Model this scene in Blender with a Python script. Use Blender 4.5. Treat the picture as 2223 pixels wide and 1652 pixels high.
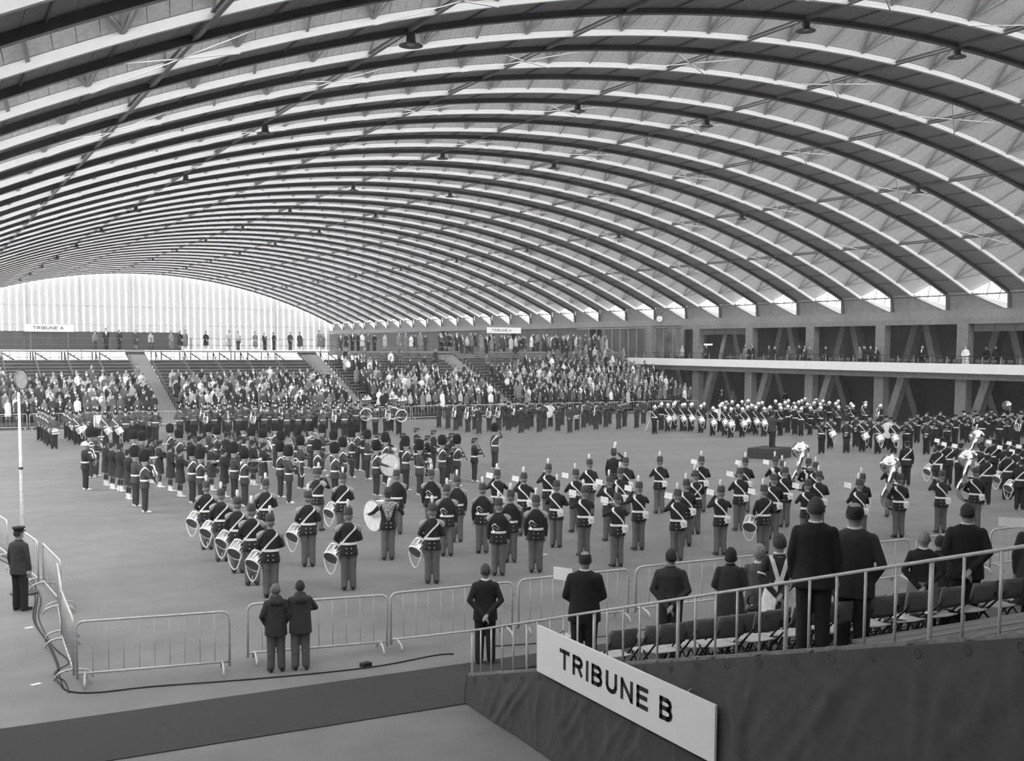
import bpy, bmesh, math, random
from mathutils import Vector, Matrix, kdtree
import numpy as np
for o in list(bpy.data.objects): bpy.data.objects.remove(o)
S = bpy.context.scene
COL = S.collection
# ------------------------------------------------------------------ camera
F_PX, YAW, PITCH, ROLL, CAM_Z, CY = 2431.6, 0.48785, 0.07642, 0.00524, 5.533, 939.7
cd = bpy.data.cameras.new('camera'); cam = bpy.data.objects.new('camera', cd); COL.objects.link(cam)
cd.sensor_width = 36.0; cd.lens = 36.0 * F_PX / 2223.0
cd.shift_y = (CY - 826.0) / 2223.0; cd.clip_end = 600; cd.clip_start = 0.2
cam.location = (0, 0, CAM_Z); cam.rotation_euler = (Matrix.Rotation(-YAW, 3, 'Z') @ Matrix.Rotation(math.pi / 2 - PITCH, 3, 'X') @ Matrix.Rotation(ROLL, 3, 'Z')).to_euler()
S.camera = cam
# ------------------------------------------------------------------ sky and exposure
W = bpy.data.worlds.new('overcast_sky'); S.world = W; W.use_nodes = True
bg = W.node_tree.nodes['Background']; bg.inputs[0].default_value = (1, 1, 1, 1); bg.inputs[1].default_value = 1.9
vs = S.view_settings; vs.view_transform = 'Standard'; vs.look = 'None'; vs.gamma = 1.0; vs.use_curve_mapping = False
vs.exposure = 2.2
S.cycles.max_bounces = 4; S.cycles.diffuse_bounces = 3; S.cycles.glossy_bounces = 2; S.cycles.volume_bounces = 0; S.cycles.transparent_max_bounces = 8
# ------------------------------------------------------------------ camera geometry of the place
_F = Vector((math.sin(YAW) * math.cos(PITCH), math.cos(YAW) * math.cos(PITCH), -math.sin(PITCH)))
_R = Vector((math.cos(YAW), -math.sin(YAW), 0)); _U = _R.cross(_F)
_R, _U = _R * math.cos(ROLL) + _U * math.sin(ROLL), _U * math.cos(ROLL) - _R * math.sin(ROLL)
def ray(x, y): return _F + _R * ((x - 1111.5) / F_PX) + _U * ((CY - y) / F_PX)
def G(x, y, z=0.0):
    d = ray(x, y); t = (z - CAM_Z) / d.z; return Vector((0, 0, CAM_Z)) + d * t
def onX(x, y, X): d = ray(x, y); return Vector((0, 0, CAM_Z)) + d * (X / d.x)
def onY(x, y, Y): d = ray(x, y); return Vector((0, 0, CAM_Z)) + d * (Y / d.y)
def onS(x, y, s): return Vector((0, 0, CAM_Z)) + ray(x, y) * s
def px(P):
    v = Vector(P) - Vector((0, 0, CAM_Z)); d = v.dot(_F)
    if d < .1: return (-9999, -9999, d)
    return (1111.5 + F_PX * v.dot(_R) / d, CY - F_PX * v.dot(_U) / d, d)
# ------------------------------------------------------------------ materials
MT = {}
def mat(name, g, rough=.7, var=0.12, scale=6.0, metal=0.0, bump=0.0, stretch=None, spec=.5, col2=None):
    """grey paint / cloth / stone with a little noise in tone and relief"""
    if name in MT: return MT[name]
    m = bpy.data.materials.new(name); m.use_nodes = True; nt = m.node_tree; b = nt.nodes['Principled BSDF']
    b.inputs['Roughness'].default_value = rough; b.inputs['Metallic'].default_value = metal
    b.inputs['Specular IOR Level'].default_value = spec
    tc = nt.nodes.new('ShaderNodeTexCoord'); mp = nt.nodes.new('ShaderNodeMapping')
    if stretch: mp.inputs['Scale'].default_value = stretch
    nz = nt.nodes.new('ShaderNodeTexNoise'); nz.inputs['Scale'].default_value = scale; nz.inputs['Detail'].default_value = 4
    rp = nt.nodes.new('ShaderNodeValToRGB'); rp.color_ramp.elements[0].position = .3; rp.color_ramp.elements[1].position = .7
    lo = g * (1 - var); hi = col2 if col2 is not None else min(1, g * (1 + var))
    rp.color_ramp.elements[0].color = (lo, lo, lo, 1); rp.color_ramp.elements[1].color = (hi, hi, hi, 1)
    nt.links.new(tc.outputs['Object'], mp.inputs[0]); nt.links.new(mp.outputs[0], nz.inputs['Vector'])
    nt.links.new(nz.outputs[0], rp.inputs[0]); nt.links.new(rp.outputs[0], b.inputs['Base Color'])
    if bump:
        bp = nt.nodes.new('ShaderNodeBump'); bp.inputs['Strength'].default_value = bump; bp.inputs['Distance'].default_value = .02
        nt.links.new(nz.outputs[0], bp.inputs['Height']); nt.links.new(bp.outputs[0], b.inputs['Normal'])
    MT[name] = m; return m
def glass_mat():
    m = bpy.data.materials.new('window_glass'); m.use_nodes = True; nt = m.node_tree; nt.nodes.remove(nt.nodes['Principled BSDF'])
    t = nt.nodes.new('ShaderNodeBsdfTransparent'); t.inputs[0].default_value = (.93, .93, .93, 1)
    g = nt.nodes.new('ShaderNodeBsdfGlossy'); g.inputs['Roughness'].default_value = .05
    fr = nt.nodes.new('ShaderNodeValue'); fr.outputs[0].default_value = .04; mx = nt.nodes.new('ShaderNodeMixShader')
    nt.links.new(fr.outputs[0], mx.inputs[0]); nt.links.new(t.outputs[0], mx.inputs[1]); nt.links.new(g.outputs[0], mx.inputs[2])
    nt.links.new(mx.outputs[0], nt.nodes['Material Output'].inputs[0]); MT['glass'] = m; return m
def translucent_mat(name, d, t):
    m = bpy.data.materials.new(name); m.use_nodes = True; nt = m.node_tree; nt.nodes.remove(nt.nodes['Principled BSDF'])
    a = nt.nodes.new('ShaderNodeBsdfDiffuse'); a.inputs[0].default_value = (d, d, d, 1)
    b = nt.nodes.new('ShaderNodeBsdfTranslucent'); b.inputs[0].default_value = (t, t, t, 1)
    tc = nt.nodes.new('ShaderNodeTexCoord'); nz = nt.nodes.new('ShaderNodeTexNoise'); nz.inputs['Scale'].default_value = .8
    rp = nt.nodes.new('ShaderNodeMapRange'); rp.inputs[3].default_value = .56; rp.inputs[4].default_value = .64
    nt.links.new(tc.outputs['Object'], nz.inputs['Vector']); nt.links.new(nz.outputs[0], rp.inputs[0])
    mx = nt.nodes.new('ShaderNodeMixShader'); nt.links.new(rp.outputs[0], mx.inputs[0])
    nt.links.new(a.outputs[0], mx.inputs[1]); nt.links.new(b.outputs[0], mx.inputs[2])
    nt.links.new(mx.outputs[0], nt.nodes['Material Output'].inputs[0]); MT[name] = m; return m
def emit_mat(name, s):
    m = bpy.data.materials.new(name); m.use_nodes = True; nt = m.node_tree; b = nt.nodes['Principled BSDF']
    b.inputs['Emission Color'].default_value = (1, 1, 1, 1); b.inputs['Emission Strength'].default_value = s; MT[name] = m; return m
# ------------------------------------------------------------------ mesh building
class MB:
    def __init__(s): s.v = []; s.f = []; s.m = []
    def add(s, vs, fs, m=0):
        b = len(s.v); s.v += [tuple(p) for p in vs]; s.f += [tuple(i + b for i in f) for f in fs]; s.m += [m] * len(fs); return s
    def box(s, c, d, R=None, m=0):
        x, y, z = d[0] / 2, d[1] / 2, d[2] / 2
        P = [Vector(p) for p in ((-x, -y, -z), (x, -y, -z), (x, y, -z), (-x, y, -z), (-x, -y, z), (x, -y, z), (x, y, z), (-x, y, z))]
        if R is not None: P = [R @ p for p in P]
        c = Vector(c)
        return s.add([c + p for p in P], [(0, 3, 2, 1), (4, 5, 6, 7), (0, 1, 5, 4), (1, 2, 6, 5), (2, 3, 7, 6), (3, 0, 4, 7)], m)
    def bx(s, x0, x1, y0, y1, z0, z1, m=0): return s.box(((x0 + x1) / 2, (y0 + y1) / 2, (z0 + z1) / 2), (x1 - x0, y1 - y0, z1 - z0), None, m)
    def beam(s, p, q, w, h, up=(0, 0, 1), m=0):
        p = Vector(p); q = Vector(q); d = (q - p); L = d.length; d.normalize(); u = Vector(up); a = d.cross(u)
        if a.length < 1e-4: a = d.cross(Vector((1, 0, 0)))
        a.normalize(); u = a.cross(d)
        R = Matrix((a, d, u)).transposed()
        return s.box((p + q) / 2, (w, L, h), R, m)
    def tube(s, pts, r, n=6, m=0, closed=False, flat=None):
        pts = [Vector(p) for p in pts]; k = len(pts); rs = r if isinstance(r, (list, tuple)) else [r] * k
        vs = []; prev = None
        for i, p in enumerate(pts):
            if closed: d = pts[(i + 1) % k] - pts[i - 1]
            else: d = pts[min(i + 1, k - 1)] - pts[max(i - 1, 0)]
            if d.length < 1e-9: d = Vector((0, 0, 1))
            d.normalize()
            if prev is None:
                a = d.cross(Vector((0, 0, 1)))
                if a.length < 1e-3: a = d.cross(Vector((1, 0, 0)))
            else: a = prev - d * prev.dot(d)
            a.normalize(); prev = a; b = d.cross(a)
            for j in range(n):
                t = 2 * math.pi * j / n; vs.append(p + (a * math.cos(t) + b * math.sin(t) * (flat or 1)) * rs[i])
        fs = []
        for i in range(k if closed else k - 1):
            for j in range(n):
                a0 = i * n + j; a1 = i * n + (j + 1) % n; c = (i + 1) % k
                fs.append((a0, a1, c * n + (j + 1) % n, c * n + j))
        if not closed: fs += [tuple(range(n - 1, -1, -1)), tuple(range((k - 1) * n, k * n))]
        return s.add(vs, fs, m)
    def lathe(s, prof, n=16, M=None, m=0, sx=1, sy=1, caps=True):
        vs = []; k = len(prof)
        for r, z in prof:
            for j in range(n):
                t = 2 * math.pi * j / n; p = Vector((r * math.cos(t) * sx, r * math.sin(t) * sy, z)); vs.append(M @ p if M is not None else p)
        fs = [(i * n + j, i * n + (j + 1) % n, (i + 1) * n + (j + 1) % n, (i + 1) * n + j) for i in range(k - 1) for j in range(n)]
        if caps: fs += [tuple(range(n - 1, -1, -1)), tuple(range((k - 1) * n, k * n))]
        return s.add(vs, fs, m)
    def loft(s, rings, n=16, m=0):
        """rings: (z, cx, cy, rx, ry)"""
        vs = []
        for z, cx, cy, rx, ry in rings:
            for j in range(n):
                t = 2 * math.pi * j / n; vs.append((cx + rx * math.cos(t), cy + ry * math.sin(t), z))
        k = len(rings)
        fs = [(i * n + j, i * n + (j + 1) % n, (i + 1) * n + (j + 1) % n, (i + 1) * n + j) for i in range(k - 1) for j in range(n)]
        fs += [tuple(range(n - 1, -1, -1)), tuple(range((k - 1) * n, k * n))]
        return s.add(vs, fs, m)
    def ell(s, c, r, n=10, k=7, M=None, m=0):
        prof = [(max(1e-3, math.sin(math.pi * i / k)), -math.cos(math.pi * i / k)) for i in range(k + 1)]
        T = Matrix.Translation(Vector(c)) @ (M.to_4x4() if M is not None else Matrix.Identity(4)) @ Matrix.Diagonal((r[0], r[1], r[2], 1))
        return s.lathe(prof, n, T, m)
    def mesh(s, name, mats, smooth=False):
        me = bpy.data.meshes.new(name); me.from_pydata(s.v, [], s.f)
        for q in (mats if isinstance(mats, (list, tuple)) else [mats]): me.materials.append(MT[q] if isinstance(q, str) else q)
        if len(me.materials) > 1: me.polygons.foreach_set('material_index', s.m)
        if smooth: me.polygons.foreach_set('use_smooth', [True] * len(s.f))
        me.update(); return me
    def build(s, name, mats, parent=None, smooth=False, **kw): return ob(name, s.mesh(name, mats, smooth), parent, **kw)
def ob(name, data=None, parent=None, loc=None, rz=None, M=None, sc=None, **tags):
    o = bpy.data.objects.new(name, data); COL.objects.link(o)
    if parent is not None: o.parent = parent
    if M is not None: o.matrix_local = M
    if loc is not None: o.location = loc
    if rz is not None: o.rotation_euler = (0, 0, rz)
    if sc is not None: o.scale = (sc,) * 3 if not isinstance(sc, (tuple, list)) else sc
    for k, v in tags.items(): o[k] = v
    return o
def thing(name, label, cat, loc=(0, 0, 0), rz=0, group=None, data=None, sc=None):
    o = ob(name, data, None, loc, rz, None, sc, label=label, category=cat)
    if group: o['group'] = group
    return o
def struct(o): o['kind'] = 'structure'; return o
def RZ(a): return Matrix.Rotation(a, 3, 'Z')
def align(d, up=(0, 0, 1)):
    """matrix whose z axis points along d"""
    z = Vector(d).normalized(); x = Vector(up).cross(z)
    if x.length < 1e-4: x = Vector((1, 0, 0))
    x.normalize(); y = z.cross(x); return Matrix((x, y, z)).transposed()
def T4(p, R=None): return Matrix.Translation(Vector(p)) @ (R.to_4x4() if R is not None else Matrix.Identity(4))
RND = random.Random(7)
# ------------------------------------------------------------------ surface materials
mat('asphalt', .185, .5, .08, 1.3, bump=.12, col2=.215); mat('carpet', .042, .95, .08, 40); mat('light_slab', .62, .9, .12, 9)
mat('soffit_slab', .25, .9, .12, 9); mat('backing', .05, .9); mat('white_lit_paint', .55, .6, .04); mat('dark_steel', .085, .5, .1)
mat('grey_steel', .3, .5, .1); mat('concrete', .22, .9, .16, 3, bump=.1); mat('concrete_dark', .13, .9, .16, 3); mat('board_concrete', .25, .9, .3, 5, stretch=(1, 6, .4))
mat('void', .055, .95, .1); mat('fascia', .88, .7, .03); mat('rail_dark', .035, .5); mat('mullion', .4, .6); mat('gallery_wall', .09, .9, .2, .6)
mat('mural', .12, .8, .7, .9); mat('cloth_dark', .07, .95, .1, 8, bump=.1); mat('galvanised', .55, .45, .12, 20, metal=.15); mat('plank', .2, .85, .3, 3, stretch=(.3, 4, 4), bump=.1)
mat('plank_dark', .06, .9, .3, 3); mat('sign_white', .8, .6, .02); mat('black_paint', .012, .6); mat('scaffold', .12, .5, .1, metal=.3); mat('cable', .012, .6)
mat('strut_paint', .16, .6); mat('brace_paint', .3, .6, .05); mat('stair_tread', .26, .9, .15, 2); glass_mat(); translucent_mat('translucent_panel', .4, .15); emit_mat('tube_light', 9)
# ------------------------------------------------------------------ floor
fl = MB(); fl.add([(-30, -12, 0), (75, -12, 0), (75, 200, 0), (-30, 200, 0)], [(0, 1, 2, 3)])
floor = struct(fl.build('floor', 'asphalt'))
nt = MT['asphalt'].node_tree; b = nt.nodes['Principled BSDF']
# worn patches and long streaks on the asphalt
tc = nt.nodes.new('ShaderNodeTexCoord'); mp = nt.nodes.new('ShaderNodeMapping'); mp.inputs['Scale'].default_value = (.35, .8, 1); mp.inputs['Rotation'].default_value = (0, 0, .5)
n2 = nt.nodes.new('ShaderNodeTexNoise'); n2.inputs['Scale'].default_value = .5; n2.inputs['Detail'].default_value = 5; n2.inputs['Roughness'].default_value = .6
n3 = nt.nodes.new('ShaderNodeTexNoise'); n3.inputs['Scale'].default_value = 55; n3.inputs['Detail'].default_value = 2
r2 = nt.nodes.new('ShaderNodeMapRange'); r2.inputs[1].default_value = .3; r2.inputs[2].default_value = .7; r2.inputs[3].default_value = .84; r2.inputs[4].default_value = 1.12
r3 = nt.nodes.new('ShaderNodeMapRange'); r3.inputs[1].default_value = .3; r3.inputs[2].default_value = .7; r3.inputs[3].default_value = .88; r3.inputs[4].default_value = 1.12
mu = nt.nodes.new('ShaderNodeMath'); mu.operation = 'MULTIPLY'; mx = nt.nodes.new('ShaderNodeVectorMath'); mx.operation = 'MULTIPLY'
src = b.inputs['Base Color'].links[0].from_socket
nt.links.new(tc.outputs['Object'], mp.inputs[0]); nt.links.new(mp.outputs[0], n2.inputs['Vector']); nt.links.new(tc.outputs['Object'], n3.inputs['Vector'])
nt.links.new(n2.outputs[0], r2.inputs[0]); nt.links.new(n3.outputs[0], r3.inputs[0]); nt.links.new(r2.outputs[0], mu.inputs[0]); nt.links.new(r3.outputs[0], mu.inputs[1])
nt.links.new(src, mx.inputs[0]); nt.links.new(mu.outputs[0], mx.inputs[1]); nt.links.new(mx.outputs[0], b.inputs['Base Color'])
cp = MB(); cp.bx(-2.5, 45, 15.36, 17.36, .004, .016)
cp.build('carpet_runner', 'carpet', label='long dark carpet strip laid on the floor beside the barriers', category='carpet')
# ------------------------------------------------------------------ roof: folded vault of arches
XC, ZC, RR = 31.18, -54.74, 71.60
A_END = 33.2 / RR; PITCH_Y = 5.0; Y_D0 = 49.95; SOF = 1.95; K0, K1 = -9, 27
RID_Y, RID_H = -3.75, 1.1; NODE = 1.858 / RR; S0 = -4.015 / RR
def arc(a, y, off): return (XC + (RR + off) * math.sin(a), y, ZC + (RR + off) * math.cos(a))
def sweep(prof, a0=-A_END, a1=A_END, n=72, m=0, mb=None):
    mb = mb or MB(); k = len(prof); vs = [arc(a0 + (a1 - a0) * i / n, y, o) for i in range(n + 1) for y, o in prof]
    fs = [(i * k + j, (i + 1) * k + j, (i + 1) * k + (j + 1) % k, i * k + (j + 1) % k) for i in range(n) for j in range(k)]
    fs += [tuple(range(k - 1, -1, -1)), tuple(range(n * k, n * k + k))]
    return mb.add(vs, fs, m)
def rect(y0, y1, o0, o1): return [(y0, o0), (y1, o0), (y1, o1), (y0, o1)]
ceiling = struct(ob('ceiling'))
m_near = sweep(rect(-2.03, -1.98, -.04, .16)); sweep(rect(-1.98, -1.88, -.04, -.015), mb=m_near); m_near = m_near.mesh('near_chord', 'white_lit_paint')  # near chord: its lit look is put into the white colour
m_far = sweep(rect(-.03, .03, -.06, .2)); sweep(rect(-.13, .1, -.09, -.06), mb=m_far); m_far = m_far.mesh('far_chord', 'dark_steel')  # far chord: its backlit shade is put into the dark colour
def slope_q(t): return (-2.05 + (RID_Y + 2.05) * t, .17 + (RID_H - .17) * t)
m_back = sweep([(-1.95, .16), (0, .16), (0, .3), (-1.95, .3)], n=72)
y1, o1 = slope_q(0); sweep([(y1, o1 + .06), (RID_Y, RID_H + .06), (RID_Y, RID_H + .16), (y1, o1 + .16)], mb=m_back)
sweep([(RID_Y, RID_H + .02), (RID_Y - .12, RID_H - .08), (RID_Y - .12, RID_H + .06), (RID_Y, RID_H + .16)], mb=m_back); sweep([(-4.9, .24), (-5.05, .16), (-5.05, .3), (-4.9, .36)], mb=m_back)
m_back = m_back.mesh('roof_shell', 'backing')
# the slope that faces away is glazed: north light falls on the boards opposite
m_rear = MB(); n_ = 36
m_rear.add([arc(-A_END + 2 * A_END * i / n_, y, o) for i in range(n_ + 1) for y, o in ((RID_Y - .06, RID_H + .03), (-4.98, .26))], [(2 * i, 2 * i + 1, 2 * i + 3, 2 * i + 2) for i in range(n_)]); m_rear = m_rear.mesh('skylight', 'glass')
m_light_block = m_rear.copy(); m_light_block.materials[0] = MT['light_slab']; m_bar = MB()
for i in range(49): a = -A_END + 2 * A_END * i / 48; m_bar.beam(arc(a, RID_Y - .06, RID_H), arc(a, -4.98, .24), .05, .05)
m_bar = m_bar.mesh('glazing_bars', 'grey_steel')
NS = 144; DA = 2 * A_END / NS
def slab_pts(kind, a0, a1):
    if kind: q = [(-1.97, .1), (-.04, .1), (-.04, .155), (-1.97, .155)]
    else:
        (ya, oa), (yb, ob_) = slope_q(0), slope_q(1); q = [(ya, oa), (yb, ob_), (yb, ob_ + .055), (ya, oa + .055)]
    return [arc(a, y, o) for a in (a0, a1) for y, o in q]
SLF = [(0, 1, 2, 3), (7, 6, 5, 4), (0, 4, 5, 1), (1, 5, 6, 2), (2, 6, 7, 3), (3, 7, 4, 0)]
GAP = .008 / RR
slab_mesh = {}
for kind, mn in ((0, 'light_slab'), (1, 'soffit_slab')):  # soffit shade is put into the darker slab colour
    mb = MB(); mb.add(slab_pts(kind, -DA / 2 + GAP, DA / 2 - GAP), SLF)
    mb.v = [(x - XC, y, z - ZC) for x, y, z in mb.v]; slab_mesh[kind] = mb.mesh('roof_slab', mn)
# which slabs show largest in the picture: those 300 are pieces of their own
cand = []
for k in range(K0, K1 + 1):
    for kind in (0, 1):
        for i in range(NS):
            a = -A_END + DA * (i + .5); yy = Y_D0 + 5 * k
            q = [px((p[0], p[1] + yy, p[2])) for p in slab_pts(kind, a - DA / 2, a + DA / 2)[:6]]
            if min(t[2] for t in q) < 3: continue
            cx = sum(t[0] for t in q) / 6; cy = sum(t[1] for t in q) / 6
            if -20 < cx < 2243 and -15 < cy < 760:
                e1 = (q[1][0] - q[0][0], q[1][1] - q[0][1]); e2 = (q[4][0] - q[0][0], q[4][1] - q[0][1])
                cand.append((abs(e1[0] * e2[1] - e1[1] * e2[0]), k, kind, i))
cand.sort(reverse=True); single = set(c[1:] for c in cand[:300])
joined = {}
def joined_slabs(k, kind):
    skip = tuple(i for i in range(NS) if (k, kind, i) in single)
    if (kind, skip) not in joined:
        mb = MB()
        for i in range(NS):
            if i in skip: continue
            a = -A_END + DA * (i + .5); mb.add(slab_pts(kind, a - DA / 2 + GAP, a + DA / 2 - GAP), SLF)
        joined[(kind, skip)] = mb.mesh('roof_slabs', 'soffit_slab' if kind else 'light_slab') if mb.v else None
    return joined[(kind, skip)]
nodes = []
i = -20
while True:
    a = S0 + NODE * i
    if a > A_END - .012: break
    if a > -A_END + .012: nodes.append((a, 'S' if i % 4 == 0 else ('P' if i % 4 == 2 else 'V')))
    i += 1
def brace_mesh(a, kind, mb):
    p = Vector(arc(a, -2.02, .12))
    up = Vector((math.sin(a), 0, math.cos(a)))
    (yb, ob_) = slope_q(1)
    def mem(da, w): mb.beam(p, Vector(arc(a + da, yb + .05, ob_ - .09)), w, .07, up)
    if kind == 'V': mem(-.5 * NODE, .1); mem(.5 * NODE, .1); mem(0, .07)
    else: mem(0, .08)
    return mb
allb = MB(); brace_single = []
for a, kd in nodes: brace_mesh(a, kd, allb)
m_allb = allb.mesh('braces', 'brace_paint')
m_brace = {kd: None for kd in 'SVP'}
for kd in 'VPS':
    mb = brace_mesh(0, kd, MB()); mb.v = [(x - XC, y, z - ZC) for x, y, z in mb.v]; m_brace[kd] = mb.mesh('brace', 'brace_paint')
m_strut = MB(); m_strut.box((0, -2.5, RR - .03), (.16, 5.0, .025)).box((0, -2.5, RR + .03), (.025, 5.0, .11)).box((0, -2.5, RR + .08), (.16, 5, .02)); m_strut = m_strut.mesh('strut', 'strut_paint')
m_rib = MB()
for a, kd in nodes:
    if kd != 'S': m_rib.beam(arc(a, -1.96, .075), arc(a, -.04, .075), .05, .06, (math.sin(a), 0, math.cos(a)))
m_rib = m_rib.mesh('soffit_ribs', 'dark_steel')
m_rod = MB()
for sgn in (-1, 1):
    p = Vector((math.sin(-sgn * NODE) * RR, -5, math.cos(NODE) * RR - .06)); q = Vector((math.sin(sgn * NODE) * RR, -2.0, math.cos(NODE) * RR - .06)); m_rod.beam(p, q, .05, .02)
m_rod = m_rod.mesh('tie_rods', 'white_lit_paint')
def at_arc(a, y): return T4((XC, y, ZC)) @ Matrix.Rotation(a, 4, 'Y')
n_br = 0
for k in range(K0, K1 + 1):
    yy = Y_D0 + PITCH_Y * k
    r = ob('roof_arch', m_back, ceiling, loc=(0, yy, 0))
    ob('near_chord', m_near, r, label='white lower chord coloured as lit'); ob('far_chord', m_far, r, label='dark lower chord coloured as shaded'); ob('skylight' if k > -8 else 'light_block_slope', m_rear if k > -8 else m_light_block, r); ob('glazing_bars', m_bar, r)  # unseen nearest slopes made opaque, added to hold light off the near floor
    for kind in (0, 1):
        jm = joined_slabs(k, kind)
        if jm: o = ob('roof_slabs', jm, r); o['kind'] = 'stuff'
        for i in range(NS):
            if (k, kind, i) in single: ob('roof_slab', slab_mesh[kind], r, M=at_arc(-A_END + DA * (i + .5), 0))
    vis = [n for n in nodes if -30 < px(arc(n[0], yy - 2, 0))[0] < 2250 and -60 < px(arc(n[0], yy - 2, 0))[1] < 760 and px(arc(n[0], yy - 2, 0))[2] > 3]
    if vis and n_br < 270:
        for a, kd in nodes: ob('brace', m_brace[kd], r, M=at_arc(a, 0)); n_br += 1
    else: o = ob('braces', m_allb, r); o['kind'] = 'stuff'
    ob('soffit_ribs', m_rib, r)['kind'] = 'stuff'
    for a, kd in nodes:
        if kd == 'S':
            ob('strut', m_strut, r, M=at_arc(a, 0))
            if k % 2 == 0: ob('tie_rods', m_rod, r, M=at_arc(a, 0))

# ------------------------------------------------------------------ bell-shaped lamps under the arches
lm = MB(); lm.lathe([(.03, .30), (.10, .29), (.13, .2), (.14, .06), (.17, .0), (.34, -.05), (.345, -.07), (.16, -.03), (.02, -.01)], 20); m_bell = lm.mesh('shade', 'dark_steel', True)
lm = MB(); lm.tube([(0, 0, .28), (0, 0, .36)], .03, 6); lm.box((0, 0, .34), (.3, .12, .06)); m_hang = lm.mesh('hanger', 'dark_steel')
lm = MB(); lm.ell((0, 0, -.02), (.12, .12, .05)); m_bulb = lm.mesh('glass_bowl', 'grey_steel', True)
rown = ['nearest', 'second', 'third', 'fourth', 'fifth', 'sixth', 'seventh', 'eighth', 'ninth', 'tenth']
for n, k in enumerate(range(-4, 25, 3)):
    for a, sd in ((S0 - 8 * NODE, 'left'), (S0, 'left middle'), (S0 + 4 * NODE, 'right middle'), (S0 + 12 * NODE, 'right')):
        P = arc(a, Y_D0 + 5 * k + .02, -.33); t = thing('bell_lamp', 'dark bell lamp hung under the vault, %s of the %s line' % (rown[n], sd), 'lamp', P, group='bell lamps under the vault')
        ob('shade', m_bell, t); ob('hanger', m_hang, t); ob('glass_bowl', m_bulb, t)
# ------------------------------------------------------------------ right eaves: posts, sloping sills, clerestory glass
XW = 63.45
def eave():
    z_e = arc(A_END, 0, 0)[2]; x_e = arc(A_END, 0, 0)[0]
    wall = MB()
    for k in range(K0, K1 + 1):
        y = Y_D0 + 5 * k
        # concrete upstand: flat under the soffit, falling away under the opening
        pr = [(y + .05, 7.6), (y + .05, z_e + .16), (y - SOF - .05, z_e + .16), (y - SOF - .06, z_e - .02), (y - 4.75, 8.2), (y - 5, 8.2), (y - 5, 7.6)]
        n = len(pr); vs = [(x, a, b) for x in (XW, XW + .5) for a, b in pr]
        wall.add(vs, [tuple(range(n)), tuple(range(2 * n - 1, n - 1, -1))] + [(i, i + n, (i + 1) % n + n, (i + 1) % n) for i in range(n)])
    w = struct(wall.build('trim_1', 'concrete'))
    sill = MB(); pr = [(-SOF, z_e), (-SOF - .05, z_e + .02), (-4.85, 8.6), (-4.85, 8.2)]
    vs = [(x, a, b) for x in (XW - .12, XW + .02) for a, b in pr]
    sill.add(vs, [(0, 1, 2, 3), (7, 6, 5, 4)] + [(i, i + 4, (i + 1) % 4 + 4, (i + 1) % 4) for i in range(4)]); m_sill = sill.mesh('sloping_sill', 'fascia')
    post = MB(); post.beam((x_e + .05, 0, z_e + .1), (XW - .1, 0, 8.24), .14, .2, (0, 1, 0)); post.beam((x_e, -.05, z_e - .05), (x_e, -5 + .05, z_e - .05), .1, .1)
    m_post = post.mesh('eaves_post', 'dark_steel')
    brk = MB(); brk.add([(XW - .28, -.25, 8.26), (XW - .28, .25, 8.26), (XW, .25, 8.26), (XW, -.25, 8.26), (XW - .05, -.25, 7.75), (XW - .05, .25, 7.75), (XW, .25, 7.75), (XW, -.25, 7.75)], [(0, 1, 2, 3), (4, 7, 6, 5), (0, 4, 5, 1), (1, 5, 6, 2), (2, 6, 7, 3), (3, 7, 4, 0)])
    m_brk = brk.mesh('bracket', 'concrete_dark')
    gl = MB(); gl.add([(XW + .3, -SOF, z_e), (XW + .3, RID_Y, z_e + 1.1), (XW + .3, -5, z_e), (XW + .3, -4.75, 8.24)], [(0, 1, 2, 3)])
    m_gl = gl.mesh('pane', 'glass')
    fr = MB()
    for t in (.3, .62): fr.beam((XW + .27, -SOF - 3 * t, z_e - .85 * t), (XW + .27, -SOF - 3 * t - .3, z_e + .9 * min(1, (1 - t) * 1.6)), .05, .05)
    fr.beam((XW + .27, -SOF, z_e), (XW + .27, -5, z_e), .07, .07); m_fr = fr.mesh('window_frame', 'dark_steel')
    for k in range(K0, K1 + 1):
        y = Y_D0 + 5 * k
        g = struct(ob('window_%d' % (k - K0 + 1), m_gl, None, loc=(0, y, 0))); ob('window_frame', m_fr, g)
        ob('sloping_sill', m_sill, w, loc=(0, y, 0), label='pale sloping sill'); ob('eaves_post', m_post, w, loc=(0, y, 0)); ob('bracket', m_brk, w, loc=(0, y, 0))
eave()
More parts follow.
